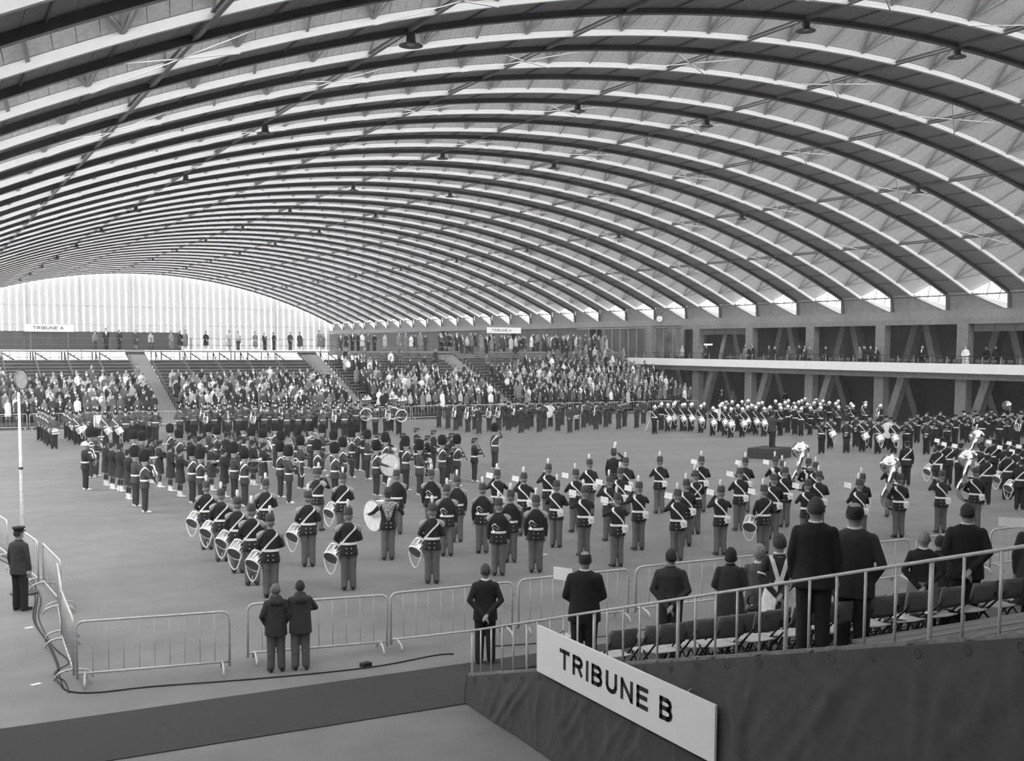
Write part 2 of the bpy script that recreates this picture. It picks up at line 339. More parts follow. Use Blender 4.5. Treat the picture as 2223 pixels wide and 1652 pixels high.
# ------------------------------------------------------------------ far end wall: pale pleated panels with bright slits
YE = Y_D0 + 5 * K1 + 1.2
def end_wall():
    root = struct(ob('wall_far', None, None, loc=(0, YE, 0)))
    def top(x): return ZC + math.sqrt(max(0, (RR + .6) ** 2 - (x - XC) ** 2))
    p = 1.06; x0 = -1.2; n = int(65 / p)
    for i in range(n):
        xa = x0 + i * p + .1; xb = x0 + (i + 1) * p - .1; zl = 4.9
        zt = top((xa + xb) / 2)
        if zt < zl + .4: continue
        xm = xa + (xb - xa) * .42
        mb = MB(); za, zm, zb = top(xa), top(xm), top(xb)
        mb.add([(xa, .16, zl), (xm, -.16, zl), (xb, .16, zl), (xb, .16, zb), (xm, -.16, zm), (xa, .16, za)], [(0, 1, 4, 5), (1, 2, 3, 4)])
        mb.build('wall_panel', 'translucent_panel', root)
    col = MB(); col.bx(-.09, .09, -.3, -.1, 0, 1)
    mc = col.mesh('wall_column', 'mullion')
    for i in range(9):
        x = -.6 + 7.75 * i; ob('wall_column', mc, root, loc=(x, 0, 0), sc=(1, 1, top(x)))
    tr = MB()
    for z in (4.9, 8.7, 11.6): tr.bx(max(-1.5, XC - math.sqrt(max(1, (RR + .5) ** 2 - (z - ZC) ** 2))), min(64.3, XC + math.sqrt((RR + .5) ** 2 - (z - ZC) ** 2)), -.2, -.12, z - .05, z + .05)
    tr.build('transom', 'mullion', root)
    g = MB(); g.add([(-1.5, 0, 0), (64.3, 0, 0), (64.3, 0, 4.9), (-1.5, 0, 4.9)], [(0, 1, 2, 3)]); w = struct(g.build('window_41', 'glass', None, loc=(0, YE + .05, 0)))
    f = MB()
    for i in range(45): f.bx(-1.5 + i * 1.4 - .03, -1.5 + i * 1.4 + .03, -.06, .02, 0, 4.9)
    f.bx(-1.5, 64.3, -.06, .02, 2.4, 2.48); f.bx(-1.5, 64.3, -.1, .02, 0, .5); f.build('window_frame', 'mullion', w)
end_wall()
# ------------------------------------------------------------------ right side: two storeys of concrete columns and raking struts
CS = 7.35; CY0 = 52.95
def right_side():
    w = MB(); w.bx(69.5, 69.8, -12, YE, 0, 8.3); w.bx(XW + .2, 69.7, -12, YE, 8.15, 8.3); root = struct(w.build('wall_right', 'gallery_wall'))
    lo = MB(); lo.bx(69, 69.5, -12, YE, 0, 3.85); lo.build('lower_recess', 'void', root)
    cb = MB(); cb.bx(-.3, .3, -.45, .45, 0, 7.65); m_col = cb.mesh('column', 'concrete')
    st = MB()
    for s_ in (-1, 1): st.beam((3.4, 3.0 + s_ * .25, 8.1), (3.4, 3.0 + s_ * 1.5, 4.05), .55, .75, (1, 0, 0))
    m_a = st.mesh('raking_strut', 'concrete')
    st = MB(); st.beam((.5, -1.7, 3.7), (.5, -.35, 0), .6, .55, (1, 0, 0)); m_v1 = st.mesh('raking_strut', 'concrete')
    st = MB(); st.beam((5.2, 2.6, 3.7), (5.2, 1.0, 0), .55, .5, (1, 0, 0)); m_v2 = st.mesh('raking_strut', 'concrete')
    for i in range(-8, 6):
        y = CY0 + CS * i
        ob('column', m_col, root, loc=(62.85, y, 0)); ob('raking_strut', m_a, root, loc=(62.85, y + CS / 2, 0)); ob('raking_strut', m_v1, root, loc=(62.85, y, 0)); ob('raking_strut', m_v2, root, loc=(62.85, y, 0))
        if i % 4 == 0:
            pn = MB()
            for j in range(4): pn.bx(62.75, 62.85, y - .8 - 1.6 * j - 1.56, y - .8 - 1.6 * j, 6.75, 7.55)
            pn.build('transom_panel', 'gallery_wall', root)
    ln = MB(); ln.bx(62.6, 63.2, -12, 84.5, 7.25, 7.62); ln.build('lintel', 'concrete', root)
    fz = MB(); fz.bx(62.95, 63.55, -12, YE, 7.62, 8.22); fz.build('frieze', 'board_concrete', root)
    bm = MB(); bm.bx(61.9, 63.4, -12, 92, 3.52, 3.9); bm.build('edge_beam', 'concrete', root)
    # beyond the gallery: glazed and panelled wall behind the stand
    pw = MB()
    for i in range(44):
        y = 88 + i * 2.25
        if i in (5, 13, 22): continue
        pw.bx(63.1, 63.25, y, y + 2.2, 4.0, 7.6)
    pw.build('wall_panels', 'gallery_wall', root)
    mu = MB()
    for i in range(12): mu.bx(63.0, 63.1, 85 + i * 1.5, 85.07 + i * 1.5, 4.6, 7.5)
    mu.bx(63.0, 63.1, 84.5, 104, 7.45, 7.55); mu.build('mullions', 'grey_steel', root)
    mm = MB(); mm.bx(63.04, 63.1, 84.7, 90.5, 4.7, 7.4); mm.build('mural', 'mural', root, label='painted figures on glass')
    b = MB(); b.bx(61.38, 69.5, -12, 91.5, 3.9, 4.05); balc = struct(b.build('floor_gallery', 'concrete'))
    for y0, y1 in ((-12, 9), (9.03, 38), (38.03, 66.6), (66.63, 91.5)):
        f = MB(); f.bx(61.26, 61.4, y0, y1, 3.95, 4.58); f.build('fascia_panel', 'fascia', balc)
    # balustrade
    bal = thing('gallery_railing', 'dark metal railing with thin posts along the white gallery edge', 'railing', (61.44, 0, 4.56))
    t = MB(); t.bx(-.03, .03, 20, 91.5, .5, .55); t.bx(-.01, .01, 20, 91.5, .3, .32); t.bx(-.01, .01, 20, 91.5, .12, .14); t.build('top_rail', 'rail_dark', bal)
    pm = MB(); pm.bx(-.025, .025, -.03, .03, -.5, .52); pm = pm.mesh('post', 'grey_steel')
    for i in range(50): ob('post', pm, bal, loc=(0, 20.3 + 1.43 * i, 0))
    # hanging tubes
    for (x, y, L) in ((1413, 748, .5), (1533, 748, 1.4)):
        P = onX(x, y, 65); m = MB(); m.tube([(0, -L * .6, 0), (0, L * .6, 0)], .05, 8)
        l = thing('tube_lamp', 'short lit tube lamp at the back of the gallery' if L < 1 else 'long lit fluorescent tube between gallery columns', 'lamp', P)
        m.build('tube', 'tube_light', l); hh = MB(); hh.bx(-.06, .06, -L * .65, L * .65, .05, .1); hh.bx(-.01, .01, -.01, .01, .1, 8.15 - P.z); hh.build('fitting', 'grey_steel', l)
    # clock
    P = onX(1432, 692, 62.8); c = thing('wall_clock', 'round white wall clock with short black hands above the gallery', 'clock', P)
    R = Matrix.Rotation(-math.pi / 2, 4, 'Y') @ Matrix.Identity(4); R = Matrix.Rotation(.75, 4, 'Z') @ R
    m = MB(); m.lathe([(.30, 0), (.30, .06), (.27, .08)], 28, R); m.build('face', 'sign_white', c)
    m = MB(); m.lathe([(.31, -.06), (.33, -.02), (.33, .07), (.30, .09), (.30, .0)], 28, R); m.build('rim', 'dark_steel', c)
    m = MB(); m.beam(R @ Vector((0, 0, .09)), R @ Vector((-.17, .1, .09)), .03, .012); m.beam(R @ Vector((0, 0, .1)), R @ Vector((-.11, -.02, .1)), .035, .012); m.build('hands', 'black_paint', c)
    m = MB(); m.tube([(0, 0, .3), (.35, 0, .55)], .02); m.build('hanger', 'dark_steel', c)
right_side()

# walls behind and left of the viewer close the hall; daylight comes through roof, end wall and an added left window
def closing_walls():
    m = MB(); pts = [(-2.6, 0)] + [(-2.6 + 67 * i / 40, max(9.0, ZC + math.sqrt((RR + 1.4) ** 2 - (-2.6 + 67 * i / 40 - XC) ** 2))) for i in range(41)] + [(64.4, 0)]
    n = len(pts); vs = [(x, y, z) for y in (-1.6, -1.9) for x, z in pts]; m.add(vs, [tuple(range(n)), tuple(range(2 * n - 1, n - 1, -1))] + [(i, i + n, (i + 1) % n + n, (i + 1) % n) for i in range(n)])
    struct(m.build('wall_near', 'concrete_dark'))
    m = MB(); m.bx(-2.9, -2.6, -1.9, YE, 0, 4.2); m.bx(-2.9, -2.6, -1.9, 24, 4.2, 9.6); m.bx(-2.9, -2.6, 24, YE, 8.9, 9.6); w = struct(m.build('wall_left', 'concrete'))
    m = MB(); m.add([(-2.75, 24, 4.2), (-2.75, YE, 4.2), (-2.75, YE, 8.9), (-2.75, 24, 8.9)], [(0, 1, 2, 3)]); wl = struct(m.build('window_42', 'glass')); m = MB()  # unseen glazed band, added to throw side light on the gallery
    for i in range(82): m.bx(-2.8, -2.7, 24 + i * 2 - .04, 24 + i * 2 + .04, 4.2, 8.9)
    m.bx(-2.8, -2.7, 24, YE, 6.5, 6.6); m.build('window_frame', 'mullion', wl)
    col = MB(); col.bx(-.25, .25, -.3, .3, 0, 9.2); mc = col.mesh('column', 'concrete')
    for k in range(K0, K1 + 1): ob('column', mc, w, loc=(-2.5, Y_D0 + 5 * k, 0))
closing_walls()
# ------------------------------------------------------------------ writing: letters as flat painted shapes
GL = {  # strokes in a 0..1 x 0..1 cell: polylines, drawn as thick bars
 'T': [[(0, 1), (1, 1)], [(.5, 1), (.5, 0)]], 'R': [[(0, 0), (0, 1), (.65, 1), (.9, .93), (1, .76), (.9, .58), (.65, .5), (0, .5)], [(.55, .5), (1, 0)]],
 'I': [[(.5, 0), (.5, 1)]], 'B': [[(0, 0), (0, 1), (.62, 1), (.86, .93), (.93, .76), (.86, .6), (.62, .53), (0, .53)], [(.62, .53), (.9, .45), (1, .27), (.9, .08), (.62, 0), (0, 0)]],
 'U': [[(0, 1), (0, .35), (.1, .12), (.3, .02), (.5, 0), (.7, .02), (.9, .12), (1, .35), (1, 1)]], 'N': [[(0, 0), (0, 1), (1, 0), (1, 1)]],
 'E': [[(1, 1), (0, 1), (0, 0), (1, 0)], [(0, .52), (.9, .52)]], 'A': [[(0, 0), (.5, 1), (1, 0)], [(.2, .35), (.8, .35)]]}
GW = {'T': .95, 'R': .93, 'I': .2, 'B': .94, 'U': .94, 'N': .98, 'E': .87, 'A': 1.02, ' ': .26}
def lettering(text, h, th, gap, depth=.004):
    """letters on the local XZ plane, starting at x=0, facing -Y"""
    out = []; x = 0
    for ch in text:
        w = GW[ch] * h; mb = MB()
        for st in GL.get(ch, []):
            P = [(x + th / 2 + u * (w - th if ch != 'I' else 0) if ch != 'I' else x + w / 2, th / 2 + v * (h - th)) for u, v in st]
            for i in range(len(P) - 1):
                a = Vector((P[i][0], 0, P[i][1])); b = Vector((P[i + 1][0], 0, P[i + 1][1])); d = (b - a).normalized() * th * .5
                if abs(d.x) > 1e-6 and abs(d.z) > 1e-6: d *= .35
                mb.beam(a - d, b + d, th, depth, (0, 1, 0))
        x += w + gap
        if mb.v: out.append(mb)
    return out, x - gap
def sign(label, P, Q, h, text, lh, x0, z0, th, gap=.12):
    """board from P (left bottom) to Q (right bottom)"""
    P = Vector(P); Q = Vector(Q); L = (Q - P).length; a = math.atan2(Q.y - P.y, Q.x - P.x)
    t = thing('tribune_sign', label, 'sign', P, a)
    b = MB(); b.bx(0, L, 0, .03, 0, h); b.build('board', 'sign_white', t)
    if P.z > 4:
        for u in (.12, .88): b = MB(); b.tube([(L * u, .05, 5.1 - P.z), (L * u, .05, h)], .02, 6); b.build('post', 'grey_steel', t)
    if text:
        
        for m in lettering(text, lh, th, gap * lh)[0]: m.v = [(x + x0, y - .003, z + z0) for x, y, z in m.v]; m.build('letter', 'black_paint', t)
    return t
# ------------------------------------------------------------------ far stand (Tribune A)
FA = dict(y0=79.4, z0=.45, d=.70, r=.233, n=17)
AISLE = [(14.7, 16.1), (28.8, 30.3), (41.5, 43.0)]; X0A, X1A = 1.0, 60.3
def rowA(i): return FA['y0'] + FA['d'] * i, FA['z0'] + FA['r'] * i
def far_stand():
    st = thing('grandstand', 'long raked grandstand of bench rows across the far end, below the pleated window wall', 'grandstand', (0, 0, 0))
    secs = [(X0A, AISLE[0][0]), (AISLE[0][1], AISLE[1][0]), (AISLE[1][1], AISLE[2][0]), (AISLE[2][1], X1A)]
    for a, b in secs:
        L = b - a
        mb = MB(); mb.bx(a, b, 0, .28, .40, .445); nseg = max(1, round(L / 2.4))
        for j in range(nseg + 1): x = a + .1 + (L - .2) * j / nseg; mb.bx(x - .03, x + .03, .08, .2, 0, .4)
        m_b = mb.mesh('bench', 'plank'); mb = MB(); mb.bx(a, b, -.42, .34, -.05, 0); mb.bx(a, b, .33, .345, 0, .22); m_d = mb.mesh('deck', 'plank_dark')
        for i in range(FA['n']):
            y, z = rowA(i); ob('bench', m_b, st, loc=(0, y, z)); ob('deck', m_d, st, loc=(0, y, z))
    for a, b in AISLE:
        s = MB(); s.bx(a, b, 0, 1, 0, 1); ai = ob('aisle_stair', None, st)
        tm = MB(); tm.bx(a, b, -.02, .36, -.3, 0); tm = tm.mesh('step', 'stair_tread')
        for i in range(FA['n'] * 2 + 8): ob('step', tm, ai, loc=(0, FA['y0'] - .4 + FA['d'] / 2 * i, FA['z0'] - .1 + FA['r'] / 2 * i))
    # upper walkway
    pl = MB(); pl.bx(X0A, X1A + 1, 92.3, 96, 4.97, 5.1); pl.build('upper_walkway', 'plank', st)
    for i in range(3):
        p2 = MB(); p2.bx(43.0, X1A, 91.1 + i * .4, 91.5 + i * .4, 4.55 + .15 * i, 4.61 + .15 * i); p2.build('upper_step', 'plank', st)
    ra = MB()
    for z in (.42, .95): ra.bx(X0A, X1A, 92.35, 92.4, 5.1 + z, 5.14 + z)
    for i in range(20): x = X0A + i * 3.1; ra.bx(x - .03, x + .03, 92.33, 92.41, 5.0, 6.15)
    ra.build('upper_rail', 'scaffold', st)
    sc = MB()
    for i in range(26):
        x = X0A + i * 2.3
        if any(a - .3 < x < b + .3 for a, b in AISLE): continue
        for yy in (91.6, 93.8, 95.8): sc.tube([(x, yy, 0), (x, yy, 5.0)], .06, 5)
        sc.tube([(x, 91.6, 4.9), (x + 1.2, 92.1, 4.15)], .06, 5); sc.tube([(x, 93.8, 4.95), (x, 91.6, 3.6)], .04, 5)
        for zz in (4.22, 4.38, 4.54, 4.7, 4.86): sc.tube([(x, 91.6, zz), (x + 2.3, 91.6, zz)], .022, 4)
        for i2 in range(1, 4): sc.tube([(x + .575 * i2, 92.4, 3.4), (x + .575 * i2, 92.4, 5.0)], .02, 4)
        for i2 in range(5): sc.bx(x + .2 + i2 * .2, x + .42 + i2 * .2, 91.8, 92.0, 4.85 - i2 * .14, 4.89 - i2 * .14)
        sc.tube([(x, 86.5, 0), (x, 86.5, 2.6)], .03, 5)
    sc.build('scaffold_frame', 'scaffold', st)['kind'] = 'stuff'
    # dark cloth screen at the back left, with the left sign over it
    cl = MB(); nx = 60
    vs = [(X0A - 3 + 21.6 * i / nx, 95.9 + .05 * math.sin(i * 1.9), z) for i in range(nx + 1) for z in (5.12, 6.6)]
    cl.add(vs, [(2 * i, 2 * i + 2, 2 * i + 3, 2 * i + 1) for i in range(nx)]); 
    cl.build('cloth_screen', 'cloth_dark', None, label='long dark cloth screen at the back of the far left walkway', category='screen')
    sign('small white TRIBUNE A sign over the dark screen at far left', onY(53, 719.5, 95.7), onY(160.5, 719.5, 95.7), .58, 'TRIBUNE A', .25, .62, .17, .046, .24)
    s2 = sign('white TRIBUNE A sign above the crowd near the gallery', onY(1057, 723, 95.7), onY(1131, 725, 95.7), .55, 'TRIBUNE A', .235, .52, .16, .042, .24)
    # end stair with rails beside the gallery
    e = thing('side_stair_rail', 'sloping stair handrail with balusters at the right end of the far stand', 'railing', (61.0, 0, 0))
    m = MB(); pts = [(0, 97.9, 6.45), (0, 80.5, 1.05)]; m.tube(pts, .05, 6); m.build('handrail', 'mullion', e)
    m = MB(); m.beam((0, 97.9, 5.4), (0, 80.5, .15), .06, .2); m.build('stringer', 'grey_steel', e)
    bm = MB(); bm.tube([(0, 0, 0), (0, 0, 1.07)], .025, 5); bm = bm.mesh('baluster', 'mullion')
    for i in range(34): t = i / 33; ob('baluster', bm, e, loc=(0, 97.9 - 17.4 * t, 5.4 - 5.3 * t))
    return st
far_stand()
# ------------------------------------------------------------------ crowd barriers
def barrier_meshes():
    L = 2.46; H = 1.06; r = .021; z0 = .2
    fr = MB(); c = .12; pts = []
    for cx, cz, a0 in ((c, H - c, math.pi), (L - c, H - c, math.pi / 2)):
        for i in range(6): a = a0 - i / 5 * math.pi / 2; pts.append((cx + c * math.cos(a), 0, cz + c * math.sin(a)))
    fr.tube([(0, 0, .12)] + pts + [(L, 0, .12)], r, 8); fr.tube([(0, 0, z0), (L, 0, z0)], r, 8)
    hk = fr; hk.tube([(L, 0, .82), (L + .04, 0, .83), (L + .05, 0, .78)], .008, 5)
    ft = MB(); pts = [(0, .3 * math.cos(math.pi * i / 8), .03 + .16 * math.sin(math.pi * i / 8) ** .8) for i in range(9)]; ft.tube(pts, .02, 6)
    br = MB(); br.tube([(0, 0, z0), (0, 0, H)], .0075, 6)
    return fr.mesh('frame', 'galvanised', True), ft.mesh('foot', 'galvanised', True), br.mesh('bar', 'galvanised', True), L
BM = barrier_meshes()
def barrier(p, q, label, group=None):
    p = Vector((p[0], p[1], 0)); q = Vector((q[0], q[1], 0)); L = (q - p).length
    t = thing('crowd_barrier', label, 'barrier', p, math.atan2(q.y - p.y, q.x - p.x), group); t.scale = (L / BM[3], 1, 1)
    ob('frame', BM[0], t)
    for x in (.12, BM[3] - .12): ob('foot', BM[1], t, loc=(x, 0, 0))
    for i in range(9): ob('bar', BM[2], t, loc=(BM[3] * (i + 1) / 10, 0, 0))
    return t
fb = [((165, 1350), (497, 1327), 'tubular metal crowd barrier at the front left corner, nearest the cables'), ((537, 1312), (840, 1291), 'tubular metal crowd barrier that the two boys lean on'),
      ((848, 1288), (1112, 1263), 'tubular metal crowd barrier behind the lone young man in a dark suit'), ((1126, 1259), (1364, 1235), 'tubular metal crowd barrier behind the tall balding man'),
      ((1381, 1231), (1660, 1204), 'tubular metal crowd barrier behind the man in overalls'), ((1674, 1202), (1972, 1170), 'tubular metal crowd barrier behind the two tall men in suits'),
      ((1990, 1168), (2140, 1152), 'tubular metal crowd barrier behind the girl with the white collar'), ((2152, 1150), (2340, 1131), 'tubular metal crowd barrier at the right edge below the white placard')]
for p, q, l in fb:
    a = G(*p, 1.06); b = G(*q, 1.06); barrier(a, b, l)
lb = [((2.12, 19.3), (2.2, 21.75), 'edge-on crowd barrier running away from the front left corner'), ((2.24, 22.1), (2.42, 24.5), 'edge-on crowd barrier, second from the front left corner'),
      ((2.5, 24.7), (2.38, 27.1), 'edge-on crowd barrier, third from the front left corner'), ((2.3, 27.4), (2.05, 29.8), 'angled crowd barrier beside the man in a cap'),
      ((1.9, 31), (1.6, 33.5), 'crowd barrier at the left edge beyond the man in a cap'), ((1.5, 34), (1.4, 36.5), 'crowd barrier at the left edge near the white pole'),
      ((1.4, 37), (1.6, 39.4), 'crowd barrier at the far left edge, farther off')]
for p, q, l in lb: barrier(p, q, l)
for i in range(22):
    x = 1.0 + i * 2.66
    barrier((x, 78.6 - i * .04), (x + 2.5, 78.56 - i * .04), 'crowd barrier before the far grandstand, %s' % (['leftmost'] + ['%s from left' % w for w in ('second', 'third', 'fourth', 'fifth', 'sixth', 'seventh', 'eighth', 'ninth', 'tenth', 'eleventh', 'twelfth', 'thirteenth', 'fourteenth', 'fifteenth', 'sixteenth', 'seventeenth', 'eighteenth', 'nineteenth', 'twentieth', '21st')] + ['rightmost'])[i], 'barriers before the far grandstand')
# ------------------------------------------------------------------ near stand (Tribune B): raked treads, cloth side, rail, chairs
XB = 7.44; YB = 15.38; TB = .87; RB = .2584; ZB0 = .30
def zB(Y): return ZB0 + RB * max(0, math.floor((YB - Y) / TB)) if Y < YB else 0.0
def clothtop(Y): return .42 + .297 * (15.43 - Y)
def near_stand():
    st = thing('near_stand', 'raked spectator stand with dark cloth side at the lower right', 'grandstand', (0, 0, 0))
    for k in range(16):
        y = YB - TB * k; z = ZB0 + RB * k
        m = MB(); m.bx(XB + .06, 34, y - TB, y, z - .05, z); m.bx(XB + .06, 34, y - .02, y, z - RB - .02, z - .04); m.build('tread', 'plank_dark', st)
    m = MB()
    for k in range(16):
        for X in (XB + .12, XB + 2.2): m.bx(X - .04, X + .04, YB - TB * k - .5, YB - TB * k - .42, 0, ZB0 + RB * k - .05)
    m.build('substructure', 'scaffold', st)
    m = MB(); m.beam((XB + .02, YB + .03, clothtop(YB) - .02), (XB + .02, 1.5, clothtop(1.5) - .02), .07, .1); m.build('edge_board', 'plank', st)
    # drape with folds
    cl = MB(); nx, nz = 420, 30; rr = random.Random(3); 
    fold = [(rr.uniform(2, 15), rr.uniform(-.3, 1.3), rr.uniform(.1, .32), rr.uniform(.015, .05)) for _ in range(60)]
    def pt(i, j):
        Y = YB + .02 - (YB - 1.5) * i / nx; t = j / nz; zt = clothtop(Y); z = zt * (1 - t) + .02 * t
        off = .03 + .05 * t
        for fy, sl, wd, am in fold:
            u = (Y - fy - sl * (zt - z)) / (wd * .35); off += am * math.exp(-u * u) * min(1, (zt - z) * 2.2) * max(.15, 1 - t * .8)
        off += .012 * math.sin(Y * 9 + t * 3) * (1 - abs(2 * t - 1)) + .01 * math.sin(Y * 3.1) * t
        return (XB - min(off, .1), Y, z)
    vs = [pt(i, j) for i in range(nx + 1) for j in range(nz + 1)]
    cl.add(vs, [(i * (nz + 1) + j, i * (nz + 1) + j + 1, (i + 1) * (nz + 1) + j + 1, (i + 1) * (nz + 1) + j) for i in range(nx) for j in range(nz)])
    # short return round the front corner
    e = [pt(0, j) for j in range(nz + 1)]; vs = []
    for i in range(12):
        for p in e: vs.append((p[0] + i * .2, YB + .04 + .02 * math.sin(i * 2.3), p[2]))
    cl.add(vs, [(i * (nz + 1) + j, (i + 1) * (nz + 1) + j, (i + 1) * (nz + 1) + j + 1, i * (nz + 1) + j + 1) for i in range(11) for j in range(nz)])
    cl.build('cloth_drape', 'cloth_dark', st, smooth=True, label='dark cloth drape with soft folds')
    ha = MB()
    for Y in [15.1 - i * .5 for i in range(27)]: ha.tube([(XB - .05, Y + .04 * math.sin(a), clothtop(Y) - .07 + .045 * math.cos(a)) for a in [j * math.pi / 3 for j in range(6)]], .004, 4, closed=True)
    ha.build('lashing', 'plank_dark', st)['kind'] = 'stuff'
    hr = MB(); rw = random.Random(5)
    for i in range(60):
        Y = 10.6 - i * .15; hr.box((XB + .02 + rw.uniform(-.02, .05), Y, clothtop(Y) + .025), (rw.uniform(.03, .09), rw.uniform(.06, .15), rw.uniform(.01, .03)), Matrix.Rotation(-.29 + rw.uniform(-.15, .15), 3, 'X') @ Matrix.Rotation(rw.uniform(-.25, .25), 3, 'Z'))
    hr.build('frayed_edge', 'plank', st)['kind'] = 'stuff'
    # rail
    rl = thing('stand_railing', 'grey tubular railing rising along the side of the near stand', 'railing', (XB, 0, 0))
    def rz(Y): return clothtop(Y) + .71
    t = MB(); t.tube([(0, YB, rz(YB)), (0, 1.6, rz(1.6))], .0165, 8); t.build('top_rail', 'galvanised', rl, smooth=True)
    bm = MB(); bm.tube([(0, 0, 0), (0, 0, .71)], .0135, 8); m_ba = bm.mesh('baluster', 'galvanised', True); bm = MB(); bm.tube([(0, 0, -.2), (0, 0, .71)], .021, 8); m_po = bm.mesh('post', 'galvanised', True)
    i = 0; Y = YB - .03
    while Y > 2:
        ob('post' if i % 5 == 0 else 'baluster', m_po if i % 5 == 0 else m_ba, rl, loc=(0 if i % 5 else .03, Y, clothtop(Y) + .0)); i += 1; Y -= .352
    sg = sign('large white TRIBUNE B sign hung on the dark cloth side', (XB - .14, 13.0, 1.155), (XB - .14, 9.17, 1.18), .635, 'TRIBUNE B', .262, .61, .205, .053, .305)
    for u in (.5, 3.3):
        b = MB(); b.tube([(u, .015, .62), (u, .12, .66)], .012, 5); b.build('hook', 'grey_steel', sg)
    return st
near_stand()
# ------------------------------------------------------------------ people: one continuous body grown from tapered limbs
for n_, g_, r_ in (('skin', .3, .6), ('skin_far', .42, .7), ('hair_dark', .02, .7), ('hair_grey', .16, .7), ('hair_fair', .3, .7), ('hair_mid', .06, .7), ('cloth_black', .012, .9), ('cloth_navy', .02, .9), ('cloth_char', .035, .9),
                   ('cloth_grey', .1, .9), ('cloth_mid', .18, .9), ('cloth_light', .4, .9), ('cloth_white', .75, .85), ('trouser_grey', .115, .9), ('scarlet', .065, .9), ('scarlet_dark', .045, .9), ('shoe_black', .012, .35), ('white_kit', .82, .7),
                   ('fur_black', .008, 1.0), ('spat', .78, .8), ('braid', .3, .8), ('drum_head', .75, .6), ('drum_head_dark', .09, .7), ('wood_dark', .02, .4), ('paper', .8, .8), ('leopard', .2, .9), ('shako_grey', .06, .85), ('seat_pale', .5, .6), ('seat_back', .2, .6), ('cap_navy', .016, .9)):
    mat(n_, g_, r_, .15, 14) if not n_.startswith('hair') else mat(n_, g_, r_, .45, 70, bump=.9, stretch=(1, 1, .35))
mat('chrome', .75, .18, .05, metal=1.0); mat('brass', .6, .25, .05, metal=1.0)
mat('tartan', .02, .9, .6, 22, col2=.05); nt = MT['leopard'].node_tree
for nd in nt.nodes:
    if nd.type == 'TEX_NOISE': nd.inputs['Scale'].default_value = 34
    if nd.type == 'VALTORGB': nd.color_ramp.elements[0].position = .42; nd.color_ramp.elements[1].position = .52; nd.color_ramp.elements[0].color = (.04, .04, .04, 1); nd.color_ramp.elements[1].color = (.42, .42, .42, 1)
SK, TOP, LEG, SHOE, EX = 0, 1, 2, 3, 4
def dens(rings, step=.03):
    out = []
    for a, b in zip(rings, rings[1:]):
        n = max(1, int(abs(b[0] - a[0]) / step))
        for i in range(n): t = i / n; out.append(tuple(a[k] + (b[k] - a[k]) * t for k in range(5)))
    out.append(rings[-1]); return out
def capsule(mb, p, q, r0, r1, m, n=10):
    p = Vector(p); q = Vector(q); d = q - p; L = max(d.length, 1e-4); d.normalize(); k = max(2, int(L / .035)); pts = []; rs = []
    for i in (-3, -2, -1): a = -i / 3 * math.pi / 2; pts.append(p - d * r0 * math.sin(a) * .999); rs.append(max(r0 * math.cos(a), r0 * .05))
    for i in range(k + 1): pts.append(p + d * L * i / k); rs.append(r0 + (r1 - r0) * i / k)
    for i in (1, 2, 3): a = i / 3 * math.pi / 2; pts.append(q + d * r1 * math.sin(a) * .999); rs.append(max(r1 * math.cos(a), r1 * .05))
    mb.tube(pts, rs, n, m)
POSE = {  # right elbow, right wrist, left elbow, left wrist, right finger direction, left finger direction
 'down': ((.245, -.02, 1.13), (.235, .03, .89), (-.245, -.02, 1.13), (-.235, .03, .89), (0, .1, -1), (0, .1, -1)),
 'back': ((.275, -.09, 1.14), (.055, -.185, .93), (-.275, -.09, 1.14), (-.055, -.19, .90), (-.7, -.2, -.7), (.7, -.2, -.7)),
 'front': ((.265, .0, 1.13), (.05, .21, .96), (-.265, .0, 1.13), (-.05, .21, .94), (-.7, .3, -.6), (.7, .3, -.6)),
 'clarinet': ((.285, .08, 1.18), (.055, .31, 1.16), (-.285, .08, 1.2), (-.055, .27, 1.30), (-.8, .4, .1), (.8, .4, .1)),
 'trumpet': ((.30, .14, 1.27), (.055, .36, 1.50), (-.30, .14, 1.27), (-.05, .41, 1.49), (-.5, .5, .5), (.5, .5, .5)),
 'drum': ((.27, -.04, 1.15), (.08, .24, 1.04), (-.28, -.02, 1.15), (-.16, .26, 1.02), (-.3, .9, -.3), (.1, .9, -.4)),
 'trombone': ((.27, .24, 1.30), (.06, .58, 1.48), (-.28, .12, 1.27), (-.06, .25, 1.53), (-.6, .6, .2), (.6, .4, .4)),
 'tuba': ((.29, .10, 1.16), (.10, .33, 1.12), (-.29, .10, 1.16), (-.10, .34, 1.06), (-.7, .6, 0), (.7, .6, .1)),
 'salute': ((.38, .09, 1.44), (.16, .13, 1.64), (-.245, -.02, 1.13), (-.235, .03, .89), (-.8, .1, .45), (0, .1, -1)),
 'conduct': ((.33, .16, 1.30), (.45, .42, 1.48), (-.33, .14, 1.28), (-.44, .40, 1.44), (.3, .9, .2), (-.2, .9, .1)),
 'bass': ((.36, .02, 1.2), (.40, .30, 1.10), (-.36, .02, 1.2), (-.44, .28, 1.12), (.2, .9, 0), (-.2, .9, 0)),
 'lean': ((.32, .16, 1.17), (.22, .40, 1.10), (-.32, .16, 1.17), (-.22, .40, 1.10), (-.5, .8, -.2), (.5, .8, -.2)),
 'point': ((.27, .02, 1.14), (.25, .30, 1.02), (-.3, .10, 1.15), (-.42, .32, 1.06), (0, 1, 0), (-.3, .9, 0)),
 'pocket': ((.285, -.05, 1.13), (.19, .08, .94), (-.285, -.05, 1.13), (-.19, .08, .94), (0, .2, -1), (0, .2, -1))}
